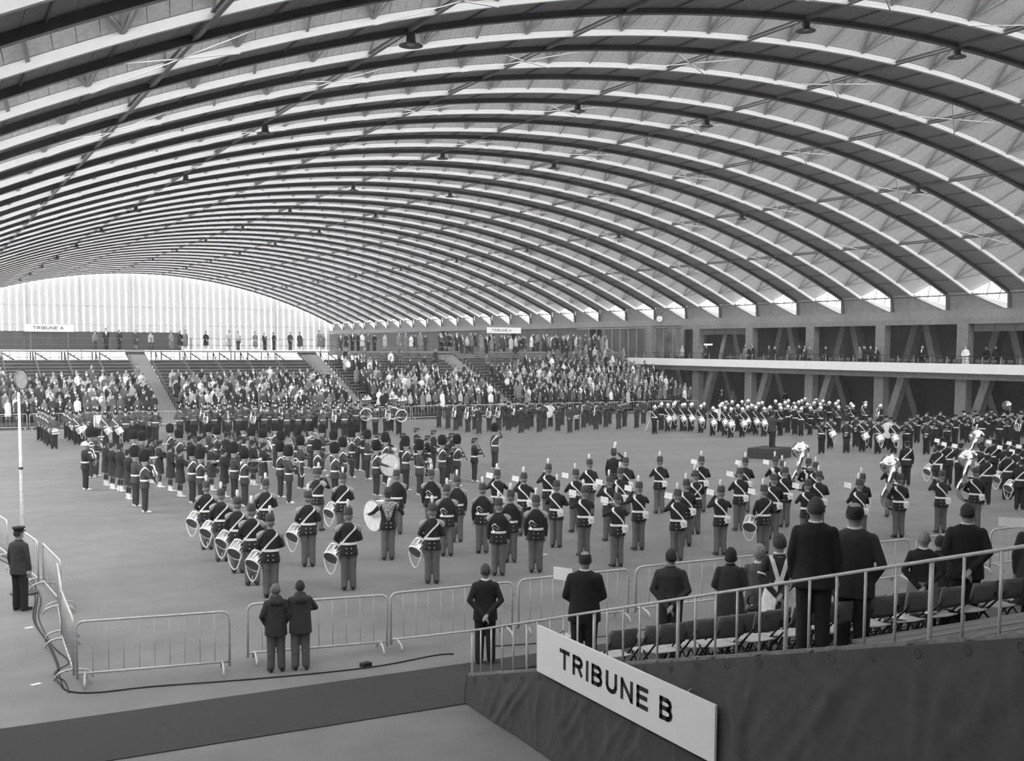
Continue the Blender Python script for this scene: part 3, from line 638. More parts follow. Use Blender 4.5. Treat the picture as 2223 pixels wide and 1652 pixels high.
def hand(mb, w, d, side, m, fine):
    w = Vector(w); d = Vector(d).normalized(); s = Vector((0, 0, 1)).cross(d)
    if s.length < .2: s = Vector((0, 1, 0))
    s.normalize(); up = d.cross(s)
    capsule(mb, w + d * .045, w + d * .085, .029, .035, m, 8); capsule(mb, w, w + d * .045, .024, .027, m, 6)
    if not fine: capsule(mb, w + d * .08, w + d * .16, .03, .018, m, 6); return
    for i, (o, L) in enumerate(((-.03, .062), (-.01, .078), (.011, .083), (.031, .074))):
        b = w + d * .10 + s * o * 1.05; k1 = b + d * L * .55 - up * .004; k2 = k1 + (d * .75 - up * .65) * L * .6
        capsule(mb, b, k1, .0115, .0105, m, 6); capsule(mb, k1, k2, .0105, .009, m, 6)
    t = w + d * .05 + s * side * .034; capsule(mb, t, t + (d * .6 + s * side * .75) * .05, .014, .011, m, 6); capsule(mb, t + (d * .6 + s * side * .75) * .05, t + (d * .95 + s * side * .35) * .085, .011, .009, m, 6)
TORSO = {
 'tunic': [(.79, 0, -.005, .205, .15), (.88, 0, 0, .20, .148), (1.04, 0, 0, .163, .118), (1.10, 0, .0, .163, .12), (1.24, 0, .012, .182, .132), (1.36, 0, .005, .206, .13), (1.42, 0, -.005, .178, .108), (1.46, 0, -.008, .125, .088), (1.49, 0, -.006, .07, .068)],
 'suit': [(.78, 0, -.01, .215, .15), (.9, 0, -.005, .21, .15), (1.06, 0, 0, .19, .135), (1.24, 0, .005, .20, .138), (1.36, 0, 0, .212, .13), (1.42, 0, -.008, .183, .108), (1.465, 0, -.01, .125, .087), (1.49, 0, -.008, .072, .068)],
 'blouson': [(.92, 0, -.005, .185, .14), (.98, 0, 0, .20, .15), (1.08, 0, 0, .20, .145), (1.24, 0, .0, .208, .142), (1.36, 0, -.005, .213, .13), (1.42, 0, -.008, .183, .108), (1.465, 0, -.01, .125, .087), (1.49, 0, -.008, .072, .068)],
 'coat': [(.46, 0, -.01, .25, .19), (.7, 0, -.01, .235, .175), (.92, 0, -.005, .215, .16), (1.08, 0, 0, .185, .135), (1.24, 0, .01, .188, .138), (1.35, 0, 0, .19, .12), (1.415, 0, -.008, .162, .1), (1.46, 0, -.01, .11, .082), (1.485, 0, -.008, .066, .064)],
 'dress': [(.44, 0, -.01, .27, .21), (.7, 0, -.01, .235, .18), (.9, 0, -.005, .195, .15), (1.06, 0, 0, .15, .115), (1.22, 0, .015, .165, .13), (1.35, 0, 0, .175, .115), (1.415, 0, -.008, .145, .09), (1.46, 0, -.01, .09, .072), (1.485, 0, -.008, .06, .06)],
 'anorak': [(.74, 0, -.01, .225, .165), (.9, 0, -.005, .215, .16), (1.08, 0, 0, .205, .155), (1.24, 0, .005, .208, .155), (1.36, 0, -.005, .208, .145), (1.42, 0, -.012, .178, .12), (1.47, 0, -.02, .12, .1), (1.5, 0, -.015, .078, .08)]}
def body_src(kind, pose, fine=True, stance=.0, girth=1.0, lean=0.0):
    mb = MB(); rings = TORSO['tunic' if kind in ('tunic', 'kilt') else kind]
    rings = [(z, cx, cy, rx * girth, ry * girth) for z, cx, cy, rx, ry in rings]
    mb.loft(dens(rings), 20, TOP)
    if kind == 'kilt': mb.loft(dens([(.54, 0, 0, .225, .175), (.8, 0, 0, .205, .155), (.96, 0, 0, .18, .135), (1.03, 0, 0, .15, .11)]), 20, EX)
    if kind == 'kilt':
        for s in (-1, 1): capsule(mb, (s * (.09 + stance), -.012, .22), (s * (.09 + stance), -.01, .08), .06, .052, SHOE)
    bare = kind in ('coat', 'dress', 'kilt')
    lx = .085 + stance
    for s in (-1, 1):
        if bare:
            capsule(mb, (s * .085, 0, .86), (s * lx, .01, .49), .08, .055, SK); capsule(mb, (s * lx, .01, .49), (s * (lx + .005), -.02, .30), .053, .055, LEG); capsule(mb, (s * (lx + .005), -.02, .30), (s * (lx + .005), -.01, .26 if kind == 'kilt' else .09), .052, .05 if kind == 'kilt' else .034, LEG)
        else:
            capsule(mb, (s * .09, 0, .88), (s * lx, .012, .48), .104 * girth, .087, LEG); capsule(mb, (s * lx, .012, .48), (s * (lx + .01), -.005, .10), .087, .078, LEG)
        capsule(mb, (s * (lx + .01), -.05, .045), (s * (lx + .012 + .02), .07, .04), .043, .042, SHOE); capsule(mb, (s * (lx + .032), .07, .04), (s * (lx + .05), .165, .03), .041, .028, SHOE)
    re, rw, le, lw, rd, ld = POSE[pose]
    for s, e, w, d in ((1, re, rw, rd), (-1, le, lw, ld)):
        sh = (s * .172 * girth, -.005, 1.385); e = (e[0], e[1], e[2])
        capsule(mb, sh, e, .063 * (.5 + .5 * girth), .051, TOP); capsule(mb, e, w, .051, .041, TOP)
        hand(mb, w, d, -s if w[1] > -.05 else s, SK, fine)
    capsule(mb, (0, -.014, 1.44), (0, -.004, 1.565), .062, .06, SK)
    mb.ell((0, .006, 1.633), (.087, .104, .12), 14, 10, None, SK); mb.ell((0, .05, 1.572), (.056, .06, .058), 10, 7, None, SK)
    mb.ell((0, .116, 1.618), (.014, .02, .024), 6, 5, None, SK)
    for s in (-1, 1): mb.ell((s * .091, .0, 1.618), (.014, .023, .036), 6, 5, None, SK)
    if lean: mb.v = [(x, y + max(0, z - .85) * lean, z - max(0, z - .85) * lean * lean * .4) for x, y, z in mb.v]
    return mb
REM = {}; WS = bpy.data.scenes.new('workshop')
def body(kind, pose, mats, vox=.017, fine=True, **kw):
    """continuous skin over the limbs; returns a mesh with skin, top, leg, shoe and extra materials"""
    key = (kind, pose, vox, fine, tuple(sorted(kw.items())))
    if key not in REM:
        src = body_src(kind, pose, fine, **kw); me = src.mesh('src', ['skin'])
        o = bpy.data.objects.new('src', me); WS.collection.objects.link(o)
        md = o.modifiers.new('r', 'REMESH'); md.mode = 'VOXEL'; md.voxel_size = vox; md.adaptivity = 0
        sm = o.modifiers.new('s', 'SMOOTH'); sm.factor = .5; sm.iterations = 2 if vox < .03 else 1
        WS.view_layers[0].update(); dg = WS.view_layers[0].depsgraph; out = bpy.data.meshes.new_from_object(o.evaluated_get(dg))
        bpy.data.objects.remove(o); bpy.data.meshes.remove(me)
        kd = kdtree.KDTree(len(src.v)); vm = [0] * len(src.v)
        for f, m in zip(src.f, src.m):
            for i in f: vm[i] = m
        for i, p in enumerate(src.v): kd.insert(p, i)
        kd.balance(); cen = np.empty(len(out.polygons) * 3, dtype=np.float32); out.polygons.foreach_get('center', cen); fnd = kd.find
        idx = [vm[fnd(c)[1]] for c in cen.reshape(-1, 3).tolist()]
        out.polygons.foreach_set('material_index', idx); out.polygons.foreach_set('use_smooth', [True] * len(out.polygons)); REM[key] = (out, idx)
    out, idx = REM[key]; me = out.copy(); me.name = 'body'; me.materials.clear()
    for m in mats: me.materials.append(MT[m])
    me.polygons.foreach_set('material_index', idx)
    return me
def ts(z, kind='tunic', g=1.0):
    r = TORSO[kind]
    for a, b in zip(r, r[1:]):
        if a[0] <= z <= b[0]: t = (z - a[0]) / (b[0] - a[0]); return (a[3] + (b[3] - a[3]) * t) * g, (a[4] + (b[4] - a[4]) * t) * g, a[2] + (b[2] - a[2]) * t
    return r[-1][3], r[-1][4], r[-1][2]
def ribbon(fz, half, out=.012, n=36, th=.006, kind='tunic', a0=0, a1=2 * math.pi):
    """flat band round the torso whose height follows fz(angle)"""
    mb = MB(); vs = []; closed = abs(a1 - a0 - 2 * math.pi) < 1e-6; N = n if closed else n + 1
    for i in range(N):
        a = a0 + (a1 - a0) * i / n; z = fz(a)
        for dz, o in ((-half, out), (half, out), (half, out + th), (-half, out + th)):
            rx, ry, cy = ts(min(1.49, max(.8, z + dz)), kind); vs.append(((rx + o) * math.cos(a), cy + (ry + o) * math.sin(a), z + dz))
    fs = [(4 * i + j, 4 * ((i + 1) % N) + j, 4 * ((i + 1) % N) + (j + 1) % 4, 4 * i + (j + 1) % 4) for i in range(N if closed else N - 1) for j in range(4)]
    mb.add(vs, fs); return mb
P = {}
P['belt'] = ribbon(lambda a: 1.05, .027, .012).mesh('belt', 'white_kit')
P['waist_belt_dark'] = ribbon(lambda a: 1.05, .02, .012).mesh('belt', 'shoe_black')
def cross(side): return ribbon(lambda a: 1.245 - side * .215 * math.cos(a), .027, .014, 44)
P['cross_r'] = cross(1).mesh('cross_belt', 'white_kit')       # over the left shoulder to the right hip
P['cross_l'] = cross(-1).mesh('cross_belt', 'white_kit')      # over the right shoulder to the left hip
P['sash'] = cross(-1).mesh('sash', 'braid'); P['cross_d'] = cross(1).mesh('cross_strap', 'shoe_black')
mb = MB(); mb.box((.135, -.165, .965), (.15, .045, .17), Matrix.Rotation(-.18, 3, 'Y') @ Matrix.Rotation(.35, 3, 'Z')); mb.box((.138, -.175, 1.0), (.156, .05, .09), Matrix.Rotation(-.18, 3, 'Y') @ Matrix.Rotation(.35, 3, 'Z')); P['pouch'] = mb.mesh('pouch', 'white_kit')
mb = MB(); mb.lathe([(.012, 0), (.012, .006)], 8, T4((.148, -.2, .965), align((.35, -.93, 0)))); P['badge'] = mb.mesh('badge', 'shoe_black')
mb = MB()
for z in (.95, .85):
    for x in (-.055, .055): rx, ry, cy = ts(z); mb.ell((x, cy - ry - .006, z), (.013, .008, .013), 6, 4)
P['buttons'] = mb.mesh('buttons', 'white_kit')
mb = MB()
for i in range(6):
    for x in (-.05, .05): z = 1.1 + i * .055; rx, ry, cy = ts(z); mb.ell((x, cy + ry + .004, z), (.012, .008, .012), 6, 4)
P['front_buttons'] = mb.mesh('front_buttons', 'brass')
for s, nm in ((-1, 'wing_l'), (1, 'wing_r')):
    mb = MB(); mb.loft([(1.30, s * .235, -.005, .03, .06), (1.345, s * .232, -.005, .062, .078), (1.41, s * .205, -.005, .085, .083), (1.46, s * .16, -.006, .06, .065), (1.475, s * .14, -.006, .03, .03)], 14); P[nm] = mb.mesh('shoulder_wing', 'braid', True)
mb = MB(); mb.loft([(1.468, 0, -.009, .088, .08), (1.485, 0, -.008, .077, .075), (1.507, 0, -.006, .072, .071)], 18); P['collar_dark'] = mb.mesh('collar', 'cloth_black', True); P['collar_white'] = mb.mesh('shirt_collar', 'cloth_white', True); P['collar_scarlet'] = mb.mesh('collar', 'scarlet', True)
mb = MB(); mb.add([(-.05, .142, 1.36), (.05, .142, 1.36), (.03, .105, 1.475), (-.03, .105, 1.475), (0, .155, 1.2)], [(0, 1, 2, 3), (0, 4, 1)]); P['shirt_front'] = mb.mesh('shirt_front', 'cloth_white')
# hats, each seated on the head
def hats():
    h = MB(); h.lathe([(.093, 1.685), (.098, 1.70), (.092, 1.78), (.082, 1.845), (.078, 1.855)], 20, T4((0, .005, 0)), 0, .93, 1.12); P['shako'] = h.mesh('shako', 'shako_grey', True)
    h = MB(); vs = []
    for i in range(9): a = math.pi * (.12 + .76 * i / 8); vs += [(.09 * math.cos(a), .012 + .107 * math.sin(a), 1.70), (.098 * math.cos(a), .012 + .155 * math.sin(a), 1.672)]
    h.add(vs, [(2 * i, 2 * i + 1, 2 * i + 3, 2 * i + 2) for i in range(8)]); h.add([(x, y, z - .008) for x, y, z in vs], [(2 * i, 2 * i + 2, 2 * i + 3, 2 * i + 1) for i in range(8)]); P['peak'] = h.mesh('peak', 'shoe_black', True)
    h = MB(); h.lathe([(.016, 1.83), (.022, 1.87), (.034, 1.91), (.036, 1.98), (.028, 2.02), (.01, 2.03)], 10, T4((0, .075, 0))); P['plume'] = h.mesh('plume', 'white_kit', True)
    h = MB(); h.lathe([(.016, 1.80), (.03, 1.86), (.04, 1.94), (.05, 2.02), (.045, 2.07), (.01, 2.085)], 10, Matrix.Translation((0, .0, 0)) @ T4((0, .07, 1.8), Matrix.Rotation(.22, 3, 'Y')) @ T4((0, 0, -1.8))); P['plume_tall'] = h.mesh('plume', 'white_kit', True)
    h = MB(); rb = random.Random(4); prof = [(.088, 1.655), (.12, 1.68), (.135, 1.76), (.142, 1.85), (.135, 1.94), (.11, 2.0), (.06, 2.035), (.01, 2.045)]; h.lathe(prof, 22, T4((0, -.005, 0)), 0, .92, 1.1)
    h.v = [(x * (1 + rb.uniform(-.06, .06)), y * (1 + rb.uniform(-.06, .06)), z + rb.uniform(-.012, .012)) for x, y, z in h.v]; P['bearskin'] = h.mesh('bearskin', 'fur_black', True)
    h = MB(); h.lathe([(.01, 0), (.024, .01), (.026, .06), (.01, .08)], 8, T4((-.135, .0, 1.78))); P['hackle'] = h.mesh('hackle', 'white_kit', True)
    h = MB(); h.lathe([(.125, 1.672), (.13, 1.68), (.095, 1.70), (.09, 1.74), (.07, 1.785), (.035, 1.81), (.012, 1.815)], 20, T4((0, .01, 0)), 0, .9, 1.2); P['helmet'] = h.mesh('pith_helmet', 'white_kit', True)
    h = MB(); h.lathe([(.014, 1.81), (.018, 1.822), (.007, 1.835), (.005, 1.875)], 8, T4((0, .01, 0))); P['spike'] = h.mesh('spike', 'brass')
    h = MB(); h.lathe([(.083, 1.68), (.088, 1.70), (.09, 1.725), (.118, 1.75), (.112, 1.772), (.03, 1.785)], 20, T4((0, .005, 0)), 0, .95, 1.12); P['cap'] = h.mesh('peaked_cap', 'cap_navy', True)
    h = MB(); h.lathe([(.084, 1.68), (.09, 1.70), (.094, 1.705), (.092, 1.712), (.09, 1.72)], 20, T4((0, .005, 0)), 0, .95, 1.12); P['cap_band'] = h.mesh('cap_band', 'scarlet', True)
    h = MB(); h.lathe([(.082, 1.685), (.088, 1.70), (.112, 1.73), (.105, 1.755), (.05, 1.772), (.005, 1.775)], 18, T4((.018, -.005, 0)), 0, 1, 1.05); P['beret'] = h.mesh('beret', 'cap_navy', True)
    h = MB(); h.loft([(1.675, 0, .005, .08, .1), (1.71, 0, .008, .077, .108), (1.765, 0, .01, .045, .12), (1.785, 0, .01, .012, .125)], 16); P['glengarry'] = h.mesh('glengarry', 'cap_navy', True)
    h = MB(); h.ell((0, .01, 1.79), (.02, .02, .016), 8, 5); h.box((-.02, -.12, 1.62), (.02, .006, .14)); h.box((.015, -.12, 1.61), (.02, .006, .13)); P['toorie'] = h.mesh('toorie', 'scarlet')
    h = MB(); h.loft([(1.685, 0, .005, .08, .1), (1.70, 0, .006, .0815, .104), (1.715, 0, .008, .0775, .107)], 16); P['dice_band'] = h.mesh('dice_band', 'braid')
hats()
for q_ in ('shako', 'peak', 'bearskin', 'helmet', 'cap', 'cap_band', 'beret', 'glengarry', 'dice_band'):
    for v_ in P[q_].vertices: v_.co.x *= 1.13; v_.co.y *= 1.08; v_.co.z = 1.66 + (v_.co.z - 1.66) * (.93 if q_ == 'shako' else 1)
for q_ in ('plume', 'plume_tall'):
    for v_ in P[q_].vertices: v_.co.z -= .02
def hair(kind, n=18, k=9):
    """hair as a shell over the skull"""
    mb = MB(); rr = random.Random(2); vs = []
    for i in range(k + 1):
        for j in range(n):
            az = 2 * math.pi * j / n; fr = math.sin(az)                       # +1 at the face
            low = {'short': 2.05, 'bob': 2.5, 'curly': 2.25, 'rim': 2.0, 'flat': 1.9}[kind]
            lim = low - (low - 1.0) * max(0, fr) ** .8 * (1 if fr > 0 else 0)
            th = lim * i / k if kind != 'rim' else .85 + (lim - .85) * i / k if lim > .9 else .85 + .05 * i / k
            g = {'short': 1.07, 'bob': 1.14, 'curly': 1.2, 'rim': 1.06, 'flat': 1.08}[kind] + (rr.uniform(-.07, .08) if kind == 'curly' else rr.uniform(-.03, .04))
            if kind != 'bob' and abs(fr) < .45: lim -= .28; th = min(th, lim)
            if i == k: g = .98
            x = .087 * g * math.sin(th) * math.cos(az) * (.97 if abs(math.cos(az)) > .8 and th > 1.6 else 1); y = .006 + .104 * g * math.sin(th) * math.sin(az) - .004; z = 1.634 + .12 * g * math.cos(th)
            if kind == 'bob' and th > 1.6: x = .087 * g * math.cos(az) * 1.02; y = .006 + .104 * g * math.sin(az); z = 1.634 - .1 * (th - 1.55)
            vs.append((x, y, z))
    fs = [(i * n + j, i * n + (j + 1) % n, (i + 1) * n + (j + 1) % n, (i + 1) * n + j) for i in range(k) for j in range(n)]
    mb.add(vs, fs); return mb
HAIR = {}
def hair_mesh(kind, m):
    if (kind, m) not in HAIR: HAIR[(kind, m)] = hair(kind).mesh('hair', m, True)
    return HAIR[(kind, m)]
mb = MB()
for s in (-1, 1): mb.ell((s * .032, .1, 1.64), (.011, .008, .006), 6, 4); mb.box((s * .032, .103, 1.66), (.03, .01, .006))
mb.box((0, .107, 1.573), (.045, .008, .008)); P['face'] = mb.mesh('facial_features', 'hair_mid')
ON_HAT = {'peak', 'plume', 'plume_tall', 'plume_low', 'hackle', 'spike', 'toorie', 'dice_band'}; IS_HAT = {'shako', 'shako_black', 'bearskin', 'helmet', 'cap', 'glengarry', 'beret'}
def person(label, loc, rz, body_mesh, parts=(), h=1.75, group=None, hairk=None):
    s = h / 1.75; t = thing('person', label, 'person', loc, rz, group, body_mesh, s)
    hat = pou = None
    for q in parts:
        par = (hat if q in ON_HAT and hat else pou if q == 'badge' and pou else t); o = ob(P[q].name.split('.')[0], P[q], par)
        if q in IS_HAT: hat = o
        if q == 'pouch': pou = o
    if hairk: ob('hair', hair_mesh(*hairk), t)
    return t
def inst_on(name, label, cat, who, parts, group=None):
    """an instrument carried by somebody: a thing of its own that shares the player's place"""
    t = thing(name, label, cat, who.location, who.rotation_euler[2], group, None, who.scale[0])
    for q in parts: ob(q.name.split('.')[0], q, t)
    return t
# ------------------------------------------------------------------ instruments, in the player's own frame
I = {}
def make_instruments():
    def rings_t(c, R, r, n=20, seg=8): return [Vector(c) + R @ Vector((r * math.cos(2 * math.pi * i / n), r * math.sin(2 * math.pi * i / n), 0)) for i in range(n)]
    # side drum slung at the left hip
    def side_drum(c, ax, r=.185, d=.30, dark=True):
        R = align(ax); M = T4(c, R); out = []
        m = MB(); m.lathe([(r - .012, -d / 2 + .02), (r - .012, d / 2 - .02)], 24, M, caps=False); out.append(m.mesh('shell', 'chrome', True))
        for z in (-d / 2, d / 2 - .035): m = MB(); m.lathe([(r - .012, z), (r + .008, z), (r + .008, z + .035), (r - .012, z + .035), (r - .012, z)], 24, M, caps=False); out.append(m.mesh('hoop', 'white_kit'))
        m = MB(); m.lathe([(r - .01, d / 2 - .01), (.001, d / 2 - .005)], 24, M); out.append(m.mesh('top_head', 'drum_head'))
        m = MB(); m.lathe([(.001, -d / 2 + .006), (r - .01, -d / 2 + .01)], 24, M); out.append(m.mesh('bottom_head', 'drum_head_dark' if dark else 'drum_head'))
        m = MB(); n = 20
        for i in range(n):
            a = 2 * math.pi * i / n; b = a + math.pi / n * (1 if i % 2 else 1.0)
            m.tube([M @ Vector((r * 1.02 * math.cos(a), r * 1.02 * math.sin(a), -d / 2 + .03)), M @ Vector((r * 1.02 * math.cos(b), r * 1.02 * math.sin(b), d / 2 - .03))], .006, 4)
        out.append(m.mesh('ropes', 'white_kit'))
        m = MB(); p0 = M @ Vector((r, 0, -d / 2)); p1 = M @ Vector((-r, 0, -d / 2)); pts = []
        for i in range(13): t = i / 12; q = p0.lerp(p1, t); q.z = (p0.z + (p1.z - p0.z) * t) - .34 * math.sin(math.pi * t) ** .7; pts.append(q)
        m.tube(pts, .014, 5); out.append(m.mesh('drag_rope', 'white_kit')); return out
    I['side_drum'] = side_drum((-.31, .12, .80), (.5, .62, .6))
    I['side_drum_front'] = side_drum((-.16, .30, .82), (.5, -.25, .83), .18, .30, False)
    I['snare'] = side_drum((-.05, .32, .90), (.15, .1, .98), .175, .17, False)[:4]
    def sticks():
        m = MB()
        for s in (-1, 1): m.tube([(s * .09, .25, 1.03), (s * .02 - .1, .5, .99)], .008, 5)
        return m.mesh('drumsticks', 'wood_dark')
    I['sticks'] = [sticks()]
    def bass(c, ax, r=.40, d=.36):
        M = T4(c, align(ax)); out = []
        m = MB(); m.lathe([(r - .015, -d / 2 + .02), (r - .015, d / 2 - .02)], 32, M, caps=False); out.append(m.mesh('shell', 'white_kit', True))
        for z in (-d / 2, d / 2 - .05): m = MB(); m.lathe([(r - .015, z), (r + .01, z), (r + .01, z + .05), (r - .015, z + .05), (r - .015, z)], 32, M, caps=False); out.append(m.mesh('hoop', 'braid'))
        for z in (-d / 2 + .005, d / 2 - .005): m = MB(); m.lathe([(.001, z - .003), (r - .01, z), (.001, z + .003)], 32, M); out.append(m.mesh('drum_skin', 'drum_head'))
        m = MB()
        for i in range(16):
            a = 2 * math.pi * i / 16; b = a + math.pi / 16; m.tube([M @ Vector((r * math.cos(a), r * math.sin(a), -d / 2 + .04)), M @ Vector((r * math.cos(b), r * math.sin(b), d / 2 - .04))], .007, 4)
        out.append(m.mesh('ropes', 'wood_dark')); return out
    I['bass_drum'] = bass((-.2, .42, 1.08), (.85, .5, .05)); I['bass_drum_side'] = bass((.0, .44, 1.12), (1, .12, 0)); I['bass_drum_turned'] = bass((.05, .46, 1.12), (.35, .93, 0), .43)
    m = MB(); M = T4((-.3, .15, 1.0)); 
    # horns
    def horn(path, r, bell, br, name_m='chrome', flare=7):
        m = MB(); m.tube(path, r, 7); p = Vector(path[-1]); d = (p - Vector(path[-2])).normalized(); pts = []; rs = []
        for i in range(flare + 1): t = i / flare; pts.append(p + d * bell * t); rs.append(r + (br - r) * t ** 3)
        for i in range(flare, -1, -1): t = i / flare; pts.append(p + d * bell * t * .995 + d * .002); rs.append(max(.004, (r + (br - r) * t ** 3) - .006))
        m.tube(pts, rs, 16); return m
    m = horn([(0, .135, 1.575), (0, .30, 1.565), (0, .36, 1.562)], .008, .26, .062); m.tube([(.02, .28, 1.52), (.02, .5, 1.5), (.02, .53, 1.53), (.02, .5, 1.56), (.02, .28, 1.575), (.02, .25, 1.55)], .008, 6, closed=True)
    v = MB()
    for i in range(3): v.tube([(.01, .34 + i * .032, 1.46), (.01, .34 + i * .032, 1.61)], .012, 6)
    I['trumpet'] = [m.mesh('tubing', 'chrome', True), v.mesh('valves', 'chrome')]
    m = MB(); m.tube([(0, .12, 1.572), (0, .20, 1.44), (0, .39, 1.08), (0, .42, 1.02)], [.009, .014, .015, .032], 8); k = MB()
    for i in range(6): k.box((.0, .225 + i * .03, 1.405 - i * .057), (.018, .012, .01))
    I['clarinet'] = [m.mesh('pipe', 'wood_dark', True), k.mesh('keys', 'chrome')]
    m = MB(); m.tube([(-.06, .13, 1.58), (.48, .16, 1.54)], .011, 8); k = MB(); k.box((.2, .15, 1.572), (.2, .012, .01)); I['flute'] = [m.mesh('pipe', 'wood_dark'), k.mesh('keys', 'chrome')]
    m = horn([(-.05, .13, 1.57), (-.06, .60, 1.53), (-.06, 1.0, 1.49), (-.02, 1.03, 1.49), (.02, 1.0, 1.49), (.02, .5, 1.53), (.03, .05, 1.57), (0, -.05, 1.60), (-.07, -.02, 1.62), (-.10, .10, 1.62), (-.10, .3, 1.6)], .009, .32, .10); I['trombone'] = [m.mesh('slide_and_bell', 'chrome', True)]
    m = horn([(0, .13, 1.57), (.02, .26, 1.56), (.04, .34, 1.45), (.04, .36, 1.05), (.06, .42, .92), (.06, .50, .95), (.06, .52, 1.05)], .026, .22, .085); I['saxophone'] = [m.mesh('body_tube', 'chrome', True)]
    def tuba(s):
        m = horn([(.0, .14, 1.56), (.05, .28, 1.50), (.12 * s, .34, 1.15), (.06, .36, .92), (-.1 * s, .36, .90), (-.16 * s, .34, 1.1), (-.15 * s, .32, 1.35)], .04, .36 * s, .17 * s)
        m.tube([(.1, .36, 1.3), (.12, .38, 1.02), (.0, .4, .95), (-.1, .38, 1.05), (-.08, .36, 1.28), (.02, .36, 1.34)], .025, 7, closed=True); v = MB()
        for i in range(3): v.tube([(-.02 + i * .045, .42, 1.08), (-.02 + i * .045, .42, 1.3)], .017, 6)
        return [m.mesh('tubing_and_bell', 'chrome', True), v.mesh('valves', 'chrome')]
    I['tuba'] = tuba(1.15); I['euphonium'] = tuba(.85)
    m = MB(); pts = [(-.13 + .36 * math.cos(a), .17 + .13 * math.cos(a), 1.16 + .36 * math.sin(a)) for a in [2 * math.pi * i / 28 for i in range(28)]]
    m.tube(pts, [.035 + .03 * abs(math.sin(math.pi * i / 28)) for i in range(28)], 8, closed=True)
    b = MB(); path = [(-.36, -.05, 1.30), (-.36, -.12, 1.55), (-.30, -.10, 1.85), (-.22, .02, 2.05)]; b.tube(path, [.06, .075, .085, .095], 10); p = Vector(path[-1]); d = Vector((.15, .95, .1)).normalized(); A = []; rs = []
    for i in range(8): t = i / 7; A.append(p + d * (.02 + .28 * t)); rs.append(.095 + .24 * t ** 2.4)
    for i in range(7, -1, -1): t = i / 7; A.append(p + d * (.024 + .28 * t)); rs.append(max(.05, .085 + .24 * t ** 2.4))
    rs = [r_ * .86 for r_ in rs]; b.tube(A, rs, 22); I['sousaphone'] = [m.mesh('coil', 'chrome', True), b.mesh('bell', 'chrome', True)]
    m = MB(); m.ell((-.20, .12, 1.20), (.10, .22, .12), 12, 8, Matrix.Rotation(.3, 3, 'X')); d = MB()
    for i, (dx, L) in enumerate(((-.02, .75), (-.08, .5), (-.14, .5))): d.tube([(-.18 + dx * .3, .15, 1.32), (-.22 + dx, -.05, 1.5), (-.24 + dx * 1.6, -.15, 1.42 + L)], [.012, .012, .02], 6)
    c = MB(); c.tube([(-.08, .30, 1.25), (-.02, .33, .95)], .011, 6); c.tube([(-.1, .25, 1.3), (0, .13, 1.575)], .01, 6); I['bagpipes'] = [m.mesh('bag', 'tartan', True), d.mesh('drones', 'wood_dark'), c.mesh('chanter', 'wood_dark')]
    m = MB(); m.box((-.17, .42, 1.62), (.2, .006, .16), Matrix.Rotation(-.45, 3, 'X') @ Matrix.Rotation(.25, 3, 'Y')); s = MB(); s.tube([(-.02, .36, 1.54), (-.17, .42, 1.55)], .005, 4); I['music'] = [m.mesh('sheet', 'paper'), s.mesh('lyre_clip', 'chrome')]
    m = MB(); m.tube([(.26, .1, .95), (.28, .45, .62), (.30, .8, .25)], .012, 6); h = MB(); h.ell((.255, .06, 1.0), (.04, .04, .05), 8, 6); I['mace'] = [m.mesh('staff', 'white_kit'), h.mesh('head', 'chrome', True)]
    m = MB(); m.tube([(.5, .45, 1.5), (.62, .72, 1.62)], .006, 5); I['baton'] = [m.mesh('stick', 'white_kit')]
    m = horn([(-.03, -.13, 1.24), (-.12, -.165, 1.26), (-.165, -.17, 1.20), (-.14, -.175, 1.14)], .012, .09, .05); m.tube([(-.1, -.16, 1.25), (.02, -.15, 1.16), (-.02, -.155, 1.12), (-.14, -.16, 1.2)], .009, 6, closed=True); I['bugle'] = [m.mesh('bugle_tubing', 'chrome', True)]
make_instruments()
# ------------------------------------------------------------------ who stands where (feet read off the floor of the hall)
RB_ = random.Random(11)
ORD = ['leftmost', 'second from left', 'third from left', 'fourth from left', 'fifth from left', 'sixth from left', 'seventh from left', 'eighth from left', 'ninth from left', 'tenth from left', 'eleventh from left', 'twelfth from left',
       'thirteenth from left', 'fourteenth from left', 'fifteenth from left', 'sixteenth from left', 'seventeenth from left', 'eighteenth from left', 'nineteenth from left', 'twentieth from left', '21st from left', '22nd from left', '23rd from left', '24th from left', '25th from left', '26th from left', '27th from left', '28th from left', '29th from left', '30th from left', '31st from left', '32nd from left', '33rd from left', '34th from left', '35th from left', '36th from left', '37th from left', '38th from left', '39th from left', '40th from left', '41st from left', '42nd from left', '43rd from left', '44th from left', '45th from left', '46th from left', '47th from left', '48th from left', '49th from left', '50th from left', '51st from left', '52nd from left', '53rd from left', '54th from left', '55th from left', '56th from left', '57th from left', '58th from left', '59th from left', '60th from left']
def ordw(i, n): return 'rightmost' if i == n - 1 and n > 1 else ORD[min(i, len(ORD) - 1)]
def heading(p, turn): return -(math.atan2(p.x, p.y) + turn)      # 0: back to the camera, pi: facing it, pi/2: facing right
BODY = {}
def bmesh_for(kind, pose, mats, vox=.019, **kw):
    k = (kind, pose, tuple(mats), vox, tuple(kw.items()))
    if k not in BODY: BODY[k] = body(kind, pose, mats, vox, vox < .023, girth=1.04, **kw)
    return BODY[k]
